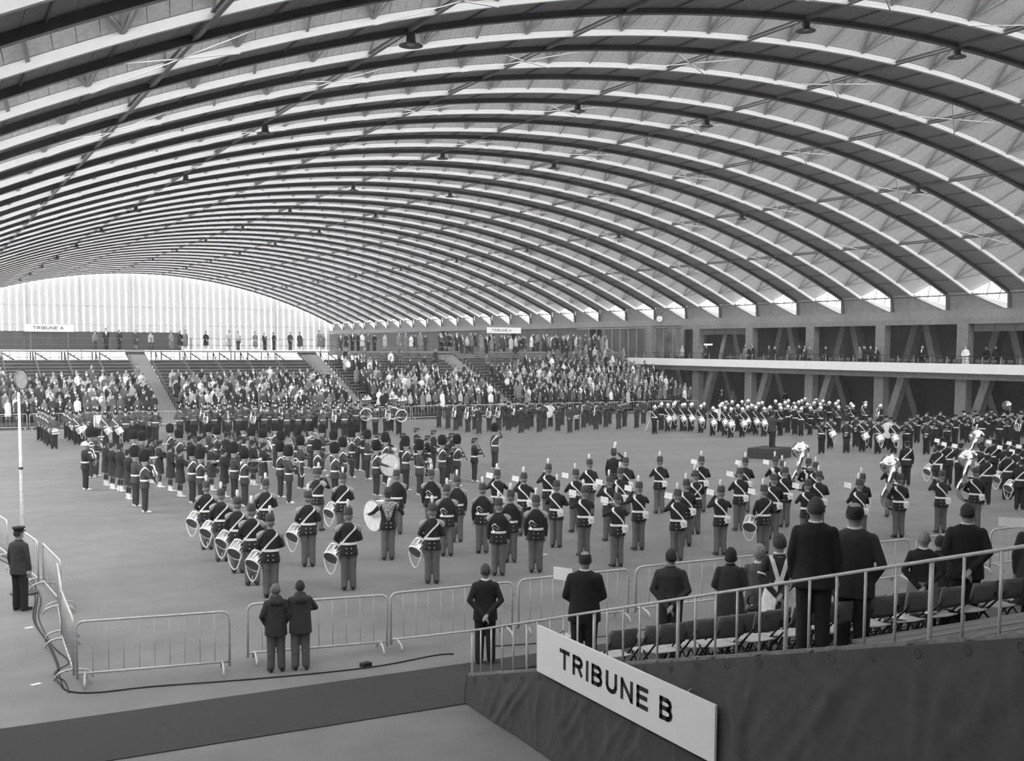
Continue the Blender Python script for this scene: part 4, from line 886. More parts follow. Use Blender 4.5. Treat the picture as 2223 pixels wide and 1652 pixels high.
POSE_OF = {'side_drum': 'drum', 'side_drum_front': 'drum', 'snare': 'drum', 'trumpet': 'trumpet', 'clarinet': 'clarinet', 'flute': 'trumpet', 'trombone': 'trombone', 'saxophone': 'clarinet', 'tuba': 'tuba', 'euphonium': 'tuba', 'sousaphone': 'tuba',
           'bagpipes': 'clarinet', 'bass_drum': 'bass', 'bass_drum_side': 'bass', 'bass_drum_turned': 'bass', None: 'down', 'bugle': 'down', 'mace': 'down', 'salute': 'salute', 'baton': 'conduct', 'front': 'front', 'back': 'back'}
NAME_OF = {'side_drum': 'side drum', 'side_drum_front': 'side drum', 'snare': 'snare drum', 'bass_drum_side': 'bass drum', 'bass_drum': 'bass drum', 'bass_drum_turned': 'bass drum', 'mace': 'drum major staff', 'baton': 'conducting baton'}
OBJ_OF = {'side_drum_front': 'side_drum', 'bass_drum_side': 'bass_drum', 'bass_drum_turned': 'bass_drum', 'mace': 'staff'}
UNI = {
 'dutch': dict(kind='tunic', mats=('skin', 'cloth_black', 'trouser_grey', 'shoe_black', 'cloth_black'), parts=('shako', 'peak', 'plume', 'belt', 'collar_dark', 'buttons', 'face'), hair=('short', 'hair_grey'), h=1.80),
 'scot': dict(kind='tunic', mats=('skin', 'scarlet_dark', 'tartan', 'spat', 'tartan'), parts=('bearskin', 'hackle', 'belt', 'collar_dark', 'face'), hair=None, h=1.80),
 'piper': dict(kind='kilt', mats=('skin', 'cloth_black', 'tartan', 'spat', 'tartan'), parts=('glengarry', 'toorie', 'waist_belt_dark', 'cross_d', 'face'), hair=('short', 'hair_dark'), h=1.78),
 'glen': dict(kind='tunic', mats=('skin', 'cloth_black', 'tartan', 'spat', 'tartan'), parts=('glengarry', 'toorie', 'dice_band', 'belt', 'face'), hair=('short', 'hair_dark'), h=1.78),
 'line': dict(kind='tunic', mats=('skin_far', 'scarlet', 'cloth_black', 'shoe_black', 'scarlet'), parts=('shako_black', 'peak', 'plume_low', 'belt', 'collar_dark', 'front_buttons'), hair=None, h=1.80),
 'cap': dict(kind='tunic', mats=('skin_far', 'cloth_char', 'cloth_char', 'shoe_black', 'cloth_char'), parts=('cap', 'peak', 'waist_belt_dark'), hair=None, h=1.78),
 'marine': dict(kind='tunic', mats=('skin_far', 'cloth_black', 'cloth_black', 'shoe_black', 'cloth_black'), parts=('helmet', 'spike', 'belt', 'collar_dark'), hair=None, h=1.80),
 'guard': dict(kind='tunic', mats=('skin_far', 'cloth_black', 'cloth_black', 'shoe_black', 'cloth_black'), parts=('cap', 'peak', 'belt', 'front_buttons', 'wing_l', 'wing_r'), hair=None, h=1.80),
 'beret': dict(kind='tunic', mats=('skin', 'cloth_black', 'cloth_black', 'shoe_black', 'cloth_black'), parts=('beret', 'belt', 'cross_l', 'collar_dark'), hair=('short', 'hair_dark'), h=1.78)}
P['shako_black'] = P['shako'].copy(); P['shako_black'].materials[0] = MT['cap_navy']; P['shako_black'].name = 'shako'
mb = MB(); mb.lathe([(.02, 1.78), (.034, 1.80), (.036, 1.87), (.02, 1.905)], 8, T4((0, .09, 0))); P['plume_low'] = mb.mesh('plume', 'white_kit', True)
def troop(uni, items, who, where, extra_default=(), vox=.021, base_turn=0.0, uniq=True, grp=None, sc=1.0, jit=.08):
    """items: (x, y, instrument, extra parts, turn[, label]) with feet pixels, or x, ('top', y) given by the hat top"""
    U = UNI[uni]; rec = []
    for it in items:
        x, y, ins = it[:3]; ex = it[3] if len(it) > 3 and it[3] is not None else extra_default; turn = it[4] if len(it) > 4 and it[4] is not None else base_turn + RB_.uniform(-jit, jit); lab = it[5] if len(it) > 5 else None
        p = G(x, y) if not isinstance(y, tuple) else G(x, y[1], y[2]); rec.append((x, Vector((p.x, p.y, 0)), ins, ex, turn, lab))
    rec.sort(key=lambda r: r[0]); keys = [NAME_OF.get(r[2], r[2] or 'none') for r in rec]; cnt = {}
    for i, (x, p, ins, ex, turn, lab) in enumerate(rec):
        nm_ = sum('music' in r[3] for r in rec); cm = sum('music' in r[3] for r in rec[:i]); k = keys[i]; n = keys.count(k); c = cnt.get(k, 0); cnt[k] = c + 1
        nm = NAME_OF.get(ins, ins); act = {None: 'at attention', 'bugle': 'with a bugle slung behind', 'salute': 'saluting', 'front': 'with hands in front', 'back': 'with hands behind'}.get(ins, 'with %s %s' % ('a', nm))
        place = (ordw(c, n) + ' ' if n > 1 else '') + where; mp_ = (ordw(cm, nm_) + ' ' if nm_ > 1 else '') + where
        L = lab or ('%s %s, %s' % (who, act, place) if uniq else '%s %s, %s' % (who, act, where))
        pose = POSE_OF[ins]; parts = [q for q in U['parts']]
        if 'plume_tall' in ex: parts[parts.index('plume')] = 'plume_tall'; ex = tuple(e for e in ex if e != 'plume_tall')
        t = person(L, p, heading(p, turn), bmesh_for(U['kind'], pose, U['mats'], vox), parts + [e for e in ex if e not in ('music',)], U['h'] * RB_.uniform(.985, 1.015) * sc, (grp or who + 's ' + where), U['hair'])
        if ins in I:
            on = OBJ_OF.get(ins, ins); inst_on(on, '%s of the player standing %s' % (nm, place), nm.split()[-1] if nm else on, t, I[ins], nm + 's ' + where)
        if 'music' in ex: inst_on('music_card', 'white music card before the player, %s' % mp_, 'music card', t, I['music'], 'music cards ' + where)
        if ins in ('side_drum', 'side_drum_front', 'snare') and uni in ('dutch', 'marine') and vox < .028: inst_on('drumsticks', 'drumsticks of the drummer standing %s' % place, 'drumsticks', t, I['sticks'], 'drumsticks ' + where)
DR = ('cross_l', 'wing_l', 'wing_r'); FI = ('wing_l', 'wing_r'); MU = ('cross_r', 'pouch', 'badge', 'music'); MN = ('cross_r', 'pouch', 'badge')
troop('dutch', [(450, 1193, 'side_drum', DR), (482, 1218.5, 'side_drum', DR), (517, 1244, 'side_drum', DR), (548, 1270.6, 'side_drum', DR), (588, 1297, 'side_drum', DR), (670, 1230, 'side_drum', DR), (757, 1281, 'side_drum', DR), (745, 1171, 'side_drum', DR), (578, 1190, 'side_drum', DR), (938, 1267, 'side_drum', DR)],
      'plumed shako drummer', 'in near drum corps', vox=.02, base_turn=-.02)
troop('dutch', [(861, 1160, None, FI), (936, 1157, 'bugle', FI), (970, 1207, 'bugle', FI), (992, 1177, None, FI), (1047, 1201.5, 'bugle', FI), (1082, 1249.6, 'bugle', FI), (1108, 1221, None, FI), (1162.7, 1242.6, 'bugle', FI), (690, 1152, 'trumpet', ('sash', 'wing_l', 'wing_r'), .5)],
      'plumed shako soldier', 'in near bugle ranks', vox=.02)
troop('dutch', [(1079, 1155, 'trumpet', MU), (1136.7, 1163.7, 'trumpet', MU), (1190, 1138, 'trumpet', MN), (1207, 1188.5, 'clarinet', MN, .15), (1279, 1121, 'clarinet', MN), (1249, 1155, 'clarinet', MU), (1267, 1207, 'trumpet', MU), (1339, 1230, 'trumpet', MU), (1345, 1152, 'clarinet', MN), (1322, 1174, 'trumpet', MU),
       (1357, 1117, 'clarinet', MN), (1385.7, 1193.7, 'trumpet', MU), (1431, 1114, 'clarinet', MN), (1521, 1112, 'clarinet', MU), (1508, 1160, 'saxophone', ('cross_l', 'cross_r')), (1488.5, 1186, 'clarinet', MN), (1469, 1217, 'trumpet', MU), (1563, 1205, 'trumpet', MU), (1616, 1113, 'clarinet', MU), (1604, 1152, 'clarinet', MU), (1656, 1203, 'side_drum', ('cross_l', 'music')),
       (1677, 1171, 'clarinet', MN), (1702, 1144, 'saxophone', MN), (1681, 1111, 'clarinet', MU), (1697, 1124, 'clarinet', MN), (1753, 1118, 'sousaphone', MU), (1768, 1128, 'trombone', MN), (1775, 1160, 'clarinet', MN), (1750, 1184, 'clarinet', MU), (1862, 1184, 'clarinet', MU), (1868, 1166, 'saxophone', MN), (1950, 1167, 'sousaphone', MN), (1933, 1122, 'clarinet', MU), (2041, 1157, 'trumpet', MN), (2115, 1148, 'sousaphone', MN)],
      'plumed shako musician', 'in near right band', vox=.02, base_turn=-.3, jit=.15)
p = G(842.5, 1215.7); p.z = 0
mb = MB(); mb.loft([(1.02, 0, -.145, .03, .012), (1.12, 0, -.14, .075, .02), (1.25, 0, -.135, .115, .03), (1.38, 0, -.1, .17, .055), (1.45, 0, -.03, .19, .11), (1.485, 0, .0, .12, .1)], 18); mb.loft([(1.28, -.23, 0, .03, .05), (1.42, -.2, 0, .07, .08), (1.46, -.15, 0, .06, .07)], 12); mb.loft([(1.28, .23, 0, .03, .05), (1.42, .2, 0, .07, .08), (1.46, .15, 0, .06, .07)], 12); P['leopard_skin'] = mb.mesh('leopard_skin', 'leopard', True)
bd = person('shako bass drummer wearing a spotted animal skin over his shoulders', p, heading(p, -.1), bmesh_for('tunic', 'bass', UNI['dutch']['mats'], .02), ('shako', 'peak', 'plume_tall', 'collar_dark', 'buttons', 'face', 'leopard_skin'), 1.82, None, ('short', 'hair_dark'))
inst_on('bass_drum', 'large bass drum with white hoops before the spotted skin drummer', 'drum', bd, I['bass_drum'])
p = G(1331, 1087); p.z = 0
of = person('shako officer with tall plume saluting with his right hand', p, heading(p, .05), bmesh_for('tunic', 'salute', UNI['dutch']['mats'], .02), ('shako', 'peak', 'plume_tall', 'waist_belt_dark', 'cross_d', 'collar_dark', 'buttons', 'face'), 1.82, None, ('short', 'hair_dark'))
mb = MB(); mb.tube([(-.24, .06, .86), (-.27, -.15, .5), (-.29, -.3, .2)], [.012, .009, .006], 5); mb.ell((-.24, .07, .89), (.03, .05, .03), 8, 5); sw = mb.mesh('blade_and_hilt', 'chrome'); inst_on('sword', 'sword held low by the saluting shako officer', 'sword', of, [sw])
# ---- highland musicians
TP = lambda y, z=2.09: ('top', y, z)
SB = ['euphonium', 'clarinet', 'trumpet', 'trombone', 'saxophone', 'clarinet', 'tuba', 'flute', 'trumpet', 'clarinet']
bt = [(206, TP(927)), (194, TP(929)), (290, TP(932)), (308, TP(937)), (369, TP(920.5)), (388, TP(930.6)), (452, TP(918)), (471, TP(925)), (526, TP(917)), (546, TP(927)), (569, TP(930)), (596, TP(917)), (610, TP(937)), (645, TP(928)), (673, TP(918)), (699, TP(921)), (761, TP(915)), (763, TP(930)), (724, TP(935)), (744, TP(948)),
      (315, 1113, 'tuba'), (295, 1100, 'clarinet'), (418, 1093, 'clarinet'), (436, 1102, 'trumpet'), (509, 1087, 'euphonium'), (531.5, 1100.6, 'trombone'), (609, 1080.5, 'saxophone'), (627.6, 1093, 'saxophone'), (689, 1077, 'trumpet'), (727, 1088, 'clarinet'), (798, 1041, 'euphonium'), (837, 1052, 'clarinet'), (881, 1065, 'clarinet'), (911, 1076, 'clarinet'), (960, 1060, 'flute'), (992, 1056, 'clarinet'), (653, 1062, 'bagpipes'), (775, 1022, 'clarinet')]
troop('scot', [(b[0], b[1], b[2] if len(b) > 2 else SB[i % 10], ('cross_l',) if i % 3 else ()) for i, b in enumerate(bt)], 'bearskin musician', 'in highland band', base_turn=1.35, jit=.2)
p = G(817, 1077); p.z = 0
bs = person('bearskin bass drummer in the highland band', p, heading(p, 1.2), bmesh_for('tunic', 'bass', UNI['scot']['mats'], .021), ('bearskin', 'belt', 'cross_l', 'collar_dark', 'face'), 1.8)
inst_on('bass_drum', 'bass drum with broad pale head turned to the camera in the highland band', 'drum', bs, I['bass_drum_side'])
p = G(1074, 1019); p.z = 0
person('lone bearskin bandmaster saluting at the right of the highland band', p, heading(p, .9), bmesh_for('tunic', 'salute', UNI['scot']['mats'], .021), ('bearskin', 'belt', 'cross_l', 'collar_dark', 'face'), 1.82)
kt = [(229, TP(954.5, 1.83)), (243, TP(959.6, 1.83)), (260, TP(963, 1.83)), (278, TP(974.7, 1.83)), (327, TP(951, 1.83)), (345, TP(957, 1.83)), (369, TP(963, 1.83)), (390, TP(971, 1.83)), (413, TP(943, 1.83)), (433, TP(947, 1.83)), (458, TP(962, 1.83)), (486, TP(972, 1.83)), (492, TP(939, 1.83)), (519, TP(947, 1.83)), (549, TP(954.5, 1.83)), (571, TP(961, 1.83))]
troop('piper', [(a, b, 'bagpipes' if i % 2 else 'front', ()) for i, (a, b) in enumerate(kt)], 'kilted piper', 'among the highland pipers', base_turn=1.15, jit=.15)
gt = [(790, TP(935, 1.83)), (820, TP(941, 1.83)), (841, TP(932.5, 1.83)), (874, TP(941, 1.83)), (904, TP(928, 1.83)), (906, TP(945, 1.83)), (914, TP(954, 1.83)), (928, TP(944, 1.83)), (941, TP(932.5, 1.83)), (971, TP(949, 1.83)), (980, TP(940, 1.83)), (1030, TP(950, 1.83))]
troop('glen', [(a, b, 'clarinet' if i % 2 else 'side_drum_front', ()) for i, (a, b) in enumerate(gt)], 'dark glengarry musician', 'beside the highland band', base_turn=1.3, jit=.15)
p = G(186, 1064); p.z = 0
hm = person('spiked helmet horn player standing alone at far left of the highland band', p, heading(p, 1.3), bmesh_for('tunic', 'tuba', ('skin', 'cloth_black', 'cloth_black', 'spat', 'cloth_black'), .021), ('helmet', 'spike', 'belt', 'collar_dark'), 1.8); inst_on('tenor_horn', 'bright metal horn held by the lone helmeted player at far left', 'horn', hm, I['euphonium'])
# ---- scarlet line regiment along the far left
left = [(87, 956), (94.5, 958), (101, 963), (107, 968), (118, 975), (146, 953), (154, 957), (167, 966), (177, 963), (192, 956), (205, 953), (230, 968), (252, 968), (262, 952), (274, 961), (287, 955), (299, 951), (312, 953), (325, 957), (338, 958)]
li = ['side_drum_front', 'side_drum_front', 'side_drum_front', 'side_drum_front', 'snare', 'side_drum_front', 'side_drum_front', 'side_drum_front', 'side_drum_front', 'front', 'front', 'side_drum_front', 'side_drum_front', 'front', 'trumpet', 'front', 'front', 'clarinet', 'front', 'trumpet']
troop('line', [(x, y, li[i], ('cross_l',) if 'drum' in (li[i] or '') else ()) for i, (x, y) in enumerate(left)], 'grey coated bandsman', 'in far left drum corps', base_turn=math.pi, vox=.03)
p = G(213, 958); p.z = 0; bz = person('grey coated bass drummer in the far left corps of drums', p, heading(p, math.pi), bmesh_for('tunic', 'bass', UNI['line']['mats'], .03), ('shako_black', 'peak', 'plume_low', 'belt'), 1.8); inst_on('bass_drum', 'bass drum seen edge on in the far left corps of drums', 'drum', bz, I['bass_drum_side'])
blk = []; LI = ['clarinet', 'trumpet', 'clarinet', 'euphonium', 'trumpet', 'trombone', 'saxophone', 'clarinet', 'flute', 'tuba', 'trumpet']
for r_, (y0, x0, x1, st) in enumerate(((952, 392, 772, 25.5), (943, 383, 782, 24), (935.5, 390, 790, 23.5))):
    x = x0 + r_ * 7
    while x < x1: blk.append((x + RB_.uniform(-4, 4), y0 - (x - 390) * .012 + RB_.uniform(-1.5, 1.5), LI[len(blk) * 7 % 11])); x += st
blk += [(790, 941, 'sousaphone'), (838, 944, 'tuba'), (866, 944, 'sousaphone'), (815, 945, 'trombone'), (849, 937, 'sousaphone')]
troop('line', [(x, y, i, ()) for x, y, i in blk], 'grey coated musician', 'in far left band', base_turn=math.pi - .1, vox=.03, jit=.15)
# ---- peaked cap brass band, far middle
cf = [(953, 928, 'trumpet'), (972.7, 931, 'trumpet'), (989.6, 934.6, 'euphonium'), (999, 927, 'trumpet'), (1015.6, 938.5, 'euphonium'), (1040, 942, 'trumpet'), (1031, 933, 'euphonium'), (1062, 936, 'tuba'), (1083, 936, 'tuba'), (1104, 934.6, 'trumpet'), (1114.5, 929, 'euphonium'), (1131.5, 940, 'trombone'), (1143, 933, 'clarinet'), (1153.6, 928, 'clarinet'), (1170.5, 938.5, 'trumpet'), (1181, 932, 'clarinet'),
      (1195, 927.6, 'bass_drum_turned'), (1211, 936, 'clarinet'), (1220, 924, 'clarinet'), (1237, 940, 'front'), (1252.5, 934.6, 'snare'), (1267, 929, 'saxophone'), (1284, 924, 'clarinet'), (1294, 933, 'saxophone'), (1315, 927.6, 'clarinet'), (1323, 922, 'clarinet'), (1343, 932, 'clarinet'), (1356, 927, 'clarinet'), (1382, 929, 'clarinet'), (1397, 921, 'front'), (1275, 921, 'clarinet'), (1302, 923, 'clarinet'), (1125, 926, 'trumpet'), (1096, 928, 'trumpet')]
troop('cap', [(x, y, i, ()) for x, y, i in cf], 'peaked cap musician', 'in far middle band', base_turn=math.pi + .25, vox=.03, jit=.2)
# ---- white helmeted marines
mf = [(1436, 932), (1449, 937), (1462, 934), (1481, 936), (1499, 936), (1521, 940), (1547, 946), (1573, 946), (1586, 950), (1611, 949), (1622, 941), (1658, 947), (1640, 944)]
troop('marine', [(x, y, 'side_drum_front', ('cross_l',)) for x, y in mf] + [(1421, 942, 'mace', ('cross_l',))], 'white helmeted drummer', 'in front drum rank', base_turn=math.pi + .3, vox=.027)
ht = [(1436, 873), (1466, 869.5), (1487, 873), (1503, 872), (1529, 872), (1590, 867), (1577, 869.5), (1611, 868), (1625, 865.6), (1602, 875), (1647, 871), (1655, 869.5), (1684, 867), (1693, 873.4), (1705, 870), (1712, 865.6), (1724, 872), (1568, 872), (1672, 878.6), (1695.5, 881), (1711, 877), (1734, 868), (1741, 865), (1748, 862), (1753, 872), (1768, 870), (1773, 864), (1781, 873), (1787, 866.5), (1782, 880), (1801, 869), (1815, 871), (1820, 866.5), (1821, 878), (1848, 871.6), (1852.5, 877), (1880, 869.6), (1879, 875), (1912, 875), (1740, 882), (1727, 880), (1632, 876), (1760, 880)]
MI = ['trombone', 'clarinet', 'trumpet', 'clarinet', 'euphonium', 'trombone', 'clarinet', 'trumpet', 'tuba', 'clarinet']
troop('marine', [(x, ('top', y, 1.9), MI[i * 3 % 10], ('cross_l',) if i % 2 else ()) for i, (x, y) in enumerate(ht)], 'white helmeted bandsman', 'in massed marine band', base_turn=math.pi + .6, vox=.03, jit=.25)
p = G(1562, 938); p.z = 0; bz = person('white helmeted bass drummer behind the marine drum rank', p, heading(p, math.pi + .4), bmesh_for('tunic', 'bass', UNI['marine']['mats'], .03), ('helmet', 'spike', 'belt'), 1.8); inst_on('bass_drum', 'bass drum with grey head among the white helmets', 'drum', bz, I['bass_drum_side'])
# ---- guards band in dark tunics, far right
gf = [(1802, 974, 'side_drum_front'), (1837, 983, 'front'), (1857, 971, 'front'), (1871, 980, 'side_drum_front'), (1886, 974, 'front'), (1905, 985, 'side_drum_front'), (1922, 974, 'front'), (1940, 985, 'side_drum_front'), (1966, 985, 'clarinet'), (1974, 975, 'clarinet'), (2011, 986.5, 'front'), (2027, 971, 'clarinet'), (2055, 978, 'clarinet'), (2090, 957, 'trombone'), (2130, 972, 'trombone'), (2168, 972, 'trumpet'), (2207, 970, 'tuba'),
      (2010, 958, 'trumpet'), (2040, 955, 'trumpet'), (2100, 962, 'clarinet'), (2115, 955, 'clarinet'), (2140, 958, 'trumpet'), (2150, 950, 'clarinet'), (2178, 955, 'sousaphone'), (2195, 958, 'trumpet'), (2215, 950, 'clarinet'), (2072, 968, 'trumpet'), (1990, 962, 'clarinet'), (2185, 965, 'clarinet'), (2118, 968, 'euphonium')]
troop('guard', [(x, y, i, ('cross_l',) if i and 'drum' in i else ()) for x, y, i in gf] + [(1783, 985, 'baton', ('sash',))], 'dark tunic musician', 'in far right band', base_turn=math.pi + .15, vox=.027, jit=.2)
p = G(1932, 978); p.z = 0; bz = person('dark tunic bass drummer with white apron in the far right band', p, heading(p, math.pi), bmesh_for('tunic', 'bass', UNI['guard']['mats'], .027), ('cap', 'peak', 'belt'), 1.8)
mb = MB(); mb.box((0, .3, 1.05), (.42, .02, .75), Matrix.Rotation(.12, 3, 'X')); ob('apron', mb.mesh('apron', 'cloth_white'), bz); inst_on('bass_drum', 'bass drum carried before a white apron in the far right band', 'drum', bz, I['bass_drum_turned'])
# ---- beret musicians at the right edge, backs to the camera
bf = [(1966, 1054, None), (2042, 1042, 'clarinet'), (2057, 1052, 'clarinet'), (2082, 1060, 'trombone'), (2139, 1096, 'side_drum'), (2128, 1070, 'sousaphone'), (2178, 1062, 'clarinet'), (2186, 1085, 'side_drum'), (2205, 1078, 'clarinet'), (2213, 1107, 'side_drum'), (2198, 1050, 'trombone'), (2220, 1060, 'clarinet'), (2155, 1045, 'clarinet'), (2034, 1066, 'side_drum')]
troop('beret', [(x, y, i, ('music',) if i in ('clarinet', 'trombone') else ()) for x, y, i in bf], 'cross belted beret musician', 'at right edge', base_turn=-.1, vox=.02)
# ---- conductor on his podium
PD = G(1668, 999)
pod = thing('podium', 'dark two-tier wooden conducting podium on the open floor', 'podium', (38.1, 43.9, 0), .41)
mb = MB(); mb.bx(-.95, .95, -.75, .75, 0, .25); mb.build('lower_box', 'cloth_char', pod); mb = MB(); mb.bx(-.95, .95, -.75, .75, .262, .52); mb.build('upper_box', 'cloth_char', pod)
cp_ = Vector((38.3, 43.95, .52)); co = person('conductor in dark tailored uniform standing on the podium with arms out', cp_, heading(cp_, .6), bmesh_for('suit', 'conduct', ('skin', 'cloth_char', 'cloth_black', 'shoe_black', 'cloth_char'), .02), ('collar_dark', 'cap', 'peak', 'face'), 1.78, None, ('short', 'hair_dark')); inst_on('baton', 'thin white baton in the conductor\'s raised hand', 'baton', co, I['baton'])
# ------------------------------------------------------------------ spectators close by, backs to the camera
def civ(label, x, ytop, s, kind, pose, mats, parts=(), hairk=('short', 'hair_mid'), turn=0.0, vox=.014, floor_=None, h=None, stance=.01, **kw):
    """head top at pixel (x, ytop) at camera depth s; feet on the tread or floor below"""
    if floor_ is None:
        Q = onS(x, ytop, s); zf = zB(Q.y); hh = Q.z - zf; p = Vector((Q.x, Q.y, zf))
    else:
        p = G(*floor_); p.z = 0; d = ray(x, ytop); t = p.xy.length / Vector((d.x, d.y)).length; hh = (CAM_Z + d.z * t)
    return person(label, p, heading(p, turn), body(kind, pose, mats, vox, True, stance=stance, **kw), tuple(parts) + ('face',), h or hh * .985, None, hairk)
def extra(t, name, mb, m, smooth=True): ob(name, mb.mesh(name, m, smooth), t)
def jacket_tail(t, kind, m):
    mb = MB(); rx, ry, cy = ts(.8, kind); mb.box((0, cy - ry - .004, .87), (.008, .012, .17)); extra(t, 'vent', mb, 'cloth_black', False)
def shoulders_seam(t, m='cloth_black'):
    mb = MB(); mb.box((0, -.142, 1.18), (.006, .01, .5), Matrix.Rotation(-.02, 3, 'X')); extra(t, 'back_seam', mb, m, False)
t = civ('lone young man in a dark suit standing with hands clasped behind', 1050, 1222, 0, 'suit', 'back', ('skin', 'cloth_black', 'cloth_black', 'shoe_black', 'cloth_black'), ('collar_white',), ('short', 'hair_mid'), -.05, floor_=(1053, 1441)); jacket_tail(t, 'suit', 'cloth_black')
def hood(t, m):
    mb = MB(); mb.loft([(1.34, 0, -.125, .10, .03), (1.40, 0, -.12, .135, .055), (1.46, 0, -.08, .135, .075), (1.505, 0, -.03, .11, .085), (1.53, 0, .0, .085, .075)], 18); extra(t, 'hood', mb, m)
t = civ('fair haired boy in a dark hooded anorak at the barrier, left of the pair', 601, 1265, 0, 'anorak', 'pocket', ('skin', 'cloth_char', 'cloth_grey', 'shoe_black', 'cloth_char'), (), ('short', 'hair_grey'), -.15, floor_=(600, 1458)); hood(t, 'cloth_char')
t = civ('dark haired boy in an anorak leaning on the barrier, right of the pair', 651, 1258, 0, 'anorak', 'lean', ('skin', 'cloth_char', 'trouser_grey', 'shoe_black', 'cloth_char'), (), ('short', 'hair_dark'), -.1, floor_=(653, 1454), lean=.06); hood(t, 'cloth_char')
t = civ('man in a flat cap and dark jacket standing by the left barriers', 50, 1138, 0, 'suit', 'down', ('skin', 'cloth_char', 'cloth_black', 'shoe_black', 'cloth_char'), ('collar_dark', 'cap', 'peak'), ('short', 'hair_dark'), .75, floor_=(45, 1325), h=1.74)
t = civ('tall balding man in a black suit behind the TRIBUNE B sign', 1270, 1193, 16.0, 'suit', 'front', ('skin', 'cloth_black', 'cloth_black', 'shoe_black', 'cloth_black'), ('collar_white',), ('rim', 'hair_dark'), -.03, girth=1.08); jacket_tail(t, 'suit', 'cloth_black')
t = civ('dark haired man in dark overalls with hands clasped behind his back', 1457, 1190, 16.8, 'blouson', 'back', ('skin', 'cloth_char', 'cloth_char', 'shoe_black', 'cloth_char'), ('collar_dark',), ('short', 'hair_dark'), -.02, girth=1.06)
mb = MB(); mb.loft([(1.0, 0, 0, .205, .153), (1.04, 0, 0, .21, .158), (1.06, 0, 0, .206, .154)], 24); extra(t, 'waistband', mb, 'cloth_char')
wc = civ('dark haired woman in a long dark coat beside the fair haired woman', 1587, 1187, 16.3, 'coat', 'front', ('skin', 'cloth_char', 'cloth_grey', 'shoe_black', 'cloth_char'), ('collar_dark',), ('bob', 'hair_dark'), .0, girth=1.06)
wb = civ('fair haired woman in a grey coat behind the apron', 1649, 1180, 17.2, 'coat', 'front', ('skin', 'cloth_grey', 'cloth_mid', 'shoe_black', 'cloth_grey'), ('collar_white',), ('curly', 'hair_fair'), .0)
bag = thing('handbag', 'dark leather handbag with a bright clasp carried by the fair haired woman', 'handbag', wb.location + Vector((-.28, -.22, .62)), heading(wb.location, .5))
mb = MB(); mb.loft([(0, 0, 0, .17, .06), (.12, 0, 0, .16, .065), (.22, 0, 0, .12, .04), (.24, 0, 0, .11, .02)], 16); mb.build('bag_body', 'shoe_black', bag, True); mb = MB(); mb.tube([(-.1, 0, .22), (-.09, 0, .34), (0, 0, .40), (.09, 0, .34), (.1, 0, .22)], .012, 6); mb.build('handle', 'shoe_black', bag, True); mb = MB(); mb.ell((0, -.04, .22), (.02, .015, .025), 8, 5); mb.build('clasp', 'chrome', bag, True)
ap = civ('curly haired woman in a dark dress with white crossed apron', 1693, 1158, 15.4, 'dress', 'back', ('skin', 'cloth_char', 'cloth_mid', 'shoe_black', 'cloth_char'), (), ('curly', 'hair_mid'), -.1, girth=1.06)
def apron_parts(t):
    mb = MB()
    for s in (-1, 1):
        pts = []
        for i in range(9):
            u = i / 8; z = 1.455 - .38 * u; rx, ry, cy = ts(z, 'dress', 1.06); x = s * (.125 - .115 * u); pts.append((x, cy - (ry + .012) * math.sqrt(max(.05, 1 - (x / rx) ** 2)), z))
        vs = []
        for q in pts: vs += [(q[0] - .032, q[1], q[2]), (q[0] + .032, q[1], q[2]), (q[0] + .032, q[1] - .008, q[2]), (q[0] - .032, q[1] - .008, q[2])]
        mb.add(vs, [(4 * i + j, 4 * i + 4 + j, 4 * i + 4 + (j + 1) % 4, 4 * i + (j + 1) % 4) for i in range(8) for j in range(4)])
    extra(t, 'apron_strap', mb, 'white_kit', False)
    for s in (-1, 1):
        vs = []; n = 12; a0, a1 = (math.pi * 1.47, math.pi * .55) if s < 0 else (math.pi * 1.60, math.pi * 2.4)
        for k in range(8):
            z = 1.06 - .58 * k / 7; rx, ry, cy = ts(z, 'dress', 1.06)
            for i in range(n + 1):
                a = a0 + (a1 - a0) * i / n + (-.25 * k / 7 if s < 0 else .25 * k / 7) * (1 - i / n) * s * s; vs.append(((rx + .016) * math.cos(a), cy + (ry + .016) * math.sin(a), z))
        mb = MB(); f = [(k * (n + 1) + i, k * (n + 1) + i + 1, (k + 1) * (n + 1) + i + 1, (k + 1) * (n + 1) + i) for k in range(7) for i in range(n)]; mb.add(vs, f); extra(t, 'apron_skirt', mb, 'white_kit')
    mb = MB(); mb.box((0, -.14, 1.07), (.05, .02, .05)); mb.box((-.04, -.15, 1.08), (.07, .012, .045), Matrix.Rotation(.3, 3, 'Y')); mb.box((.04, -.15, 1.08), (.07, .012, .045), Matrix.Rotation(-.3, 3, 'Y')); extra(t, 'apron_bow', mb, 'white_kit', False)
    mb = MB(); mb.loft([(1.478, 0, -.006, .085, .075), (1.50, 0, -.004, .08, .075)], 16); extra(t, 'dress_collar', mb, 'white_kit')
    for s in (-1, 1): mb = MB(); mb.lathe([(.062, -.015), (.066, 0), (.062, .015)], 14, T4((s * .255, -.075, 1.19), align((s * .25, -.2, -.9)))); extra(t, 'sleeve_cuff', mb, 'white_kit')
apron_parts(ap)
t = civ('tallest man in a black suit, nearest behind the railing', 1772, 1075, 12.3, 'suit', 'down', ('skin', 'cloth_black', 'cloth_black', 'shoe_black', 'cloth_black'), ('collar_white',), ('short', 'hair_mid'), -.02, girth=1.06); jacket_tail(t, 'suit', 'cloth_black'); shoulders_seam(t)
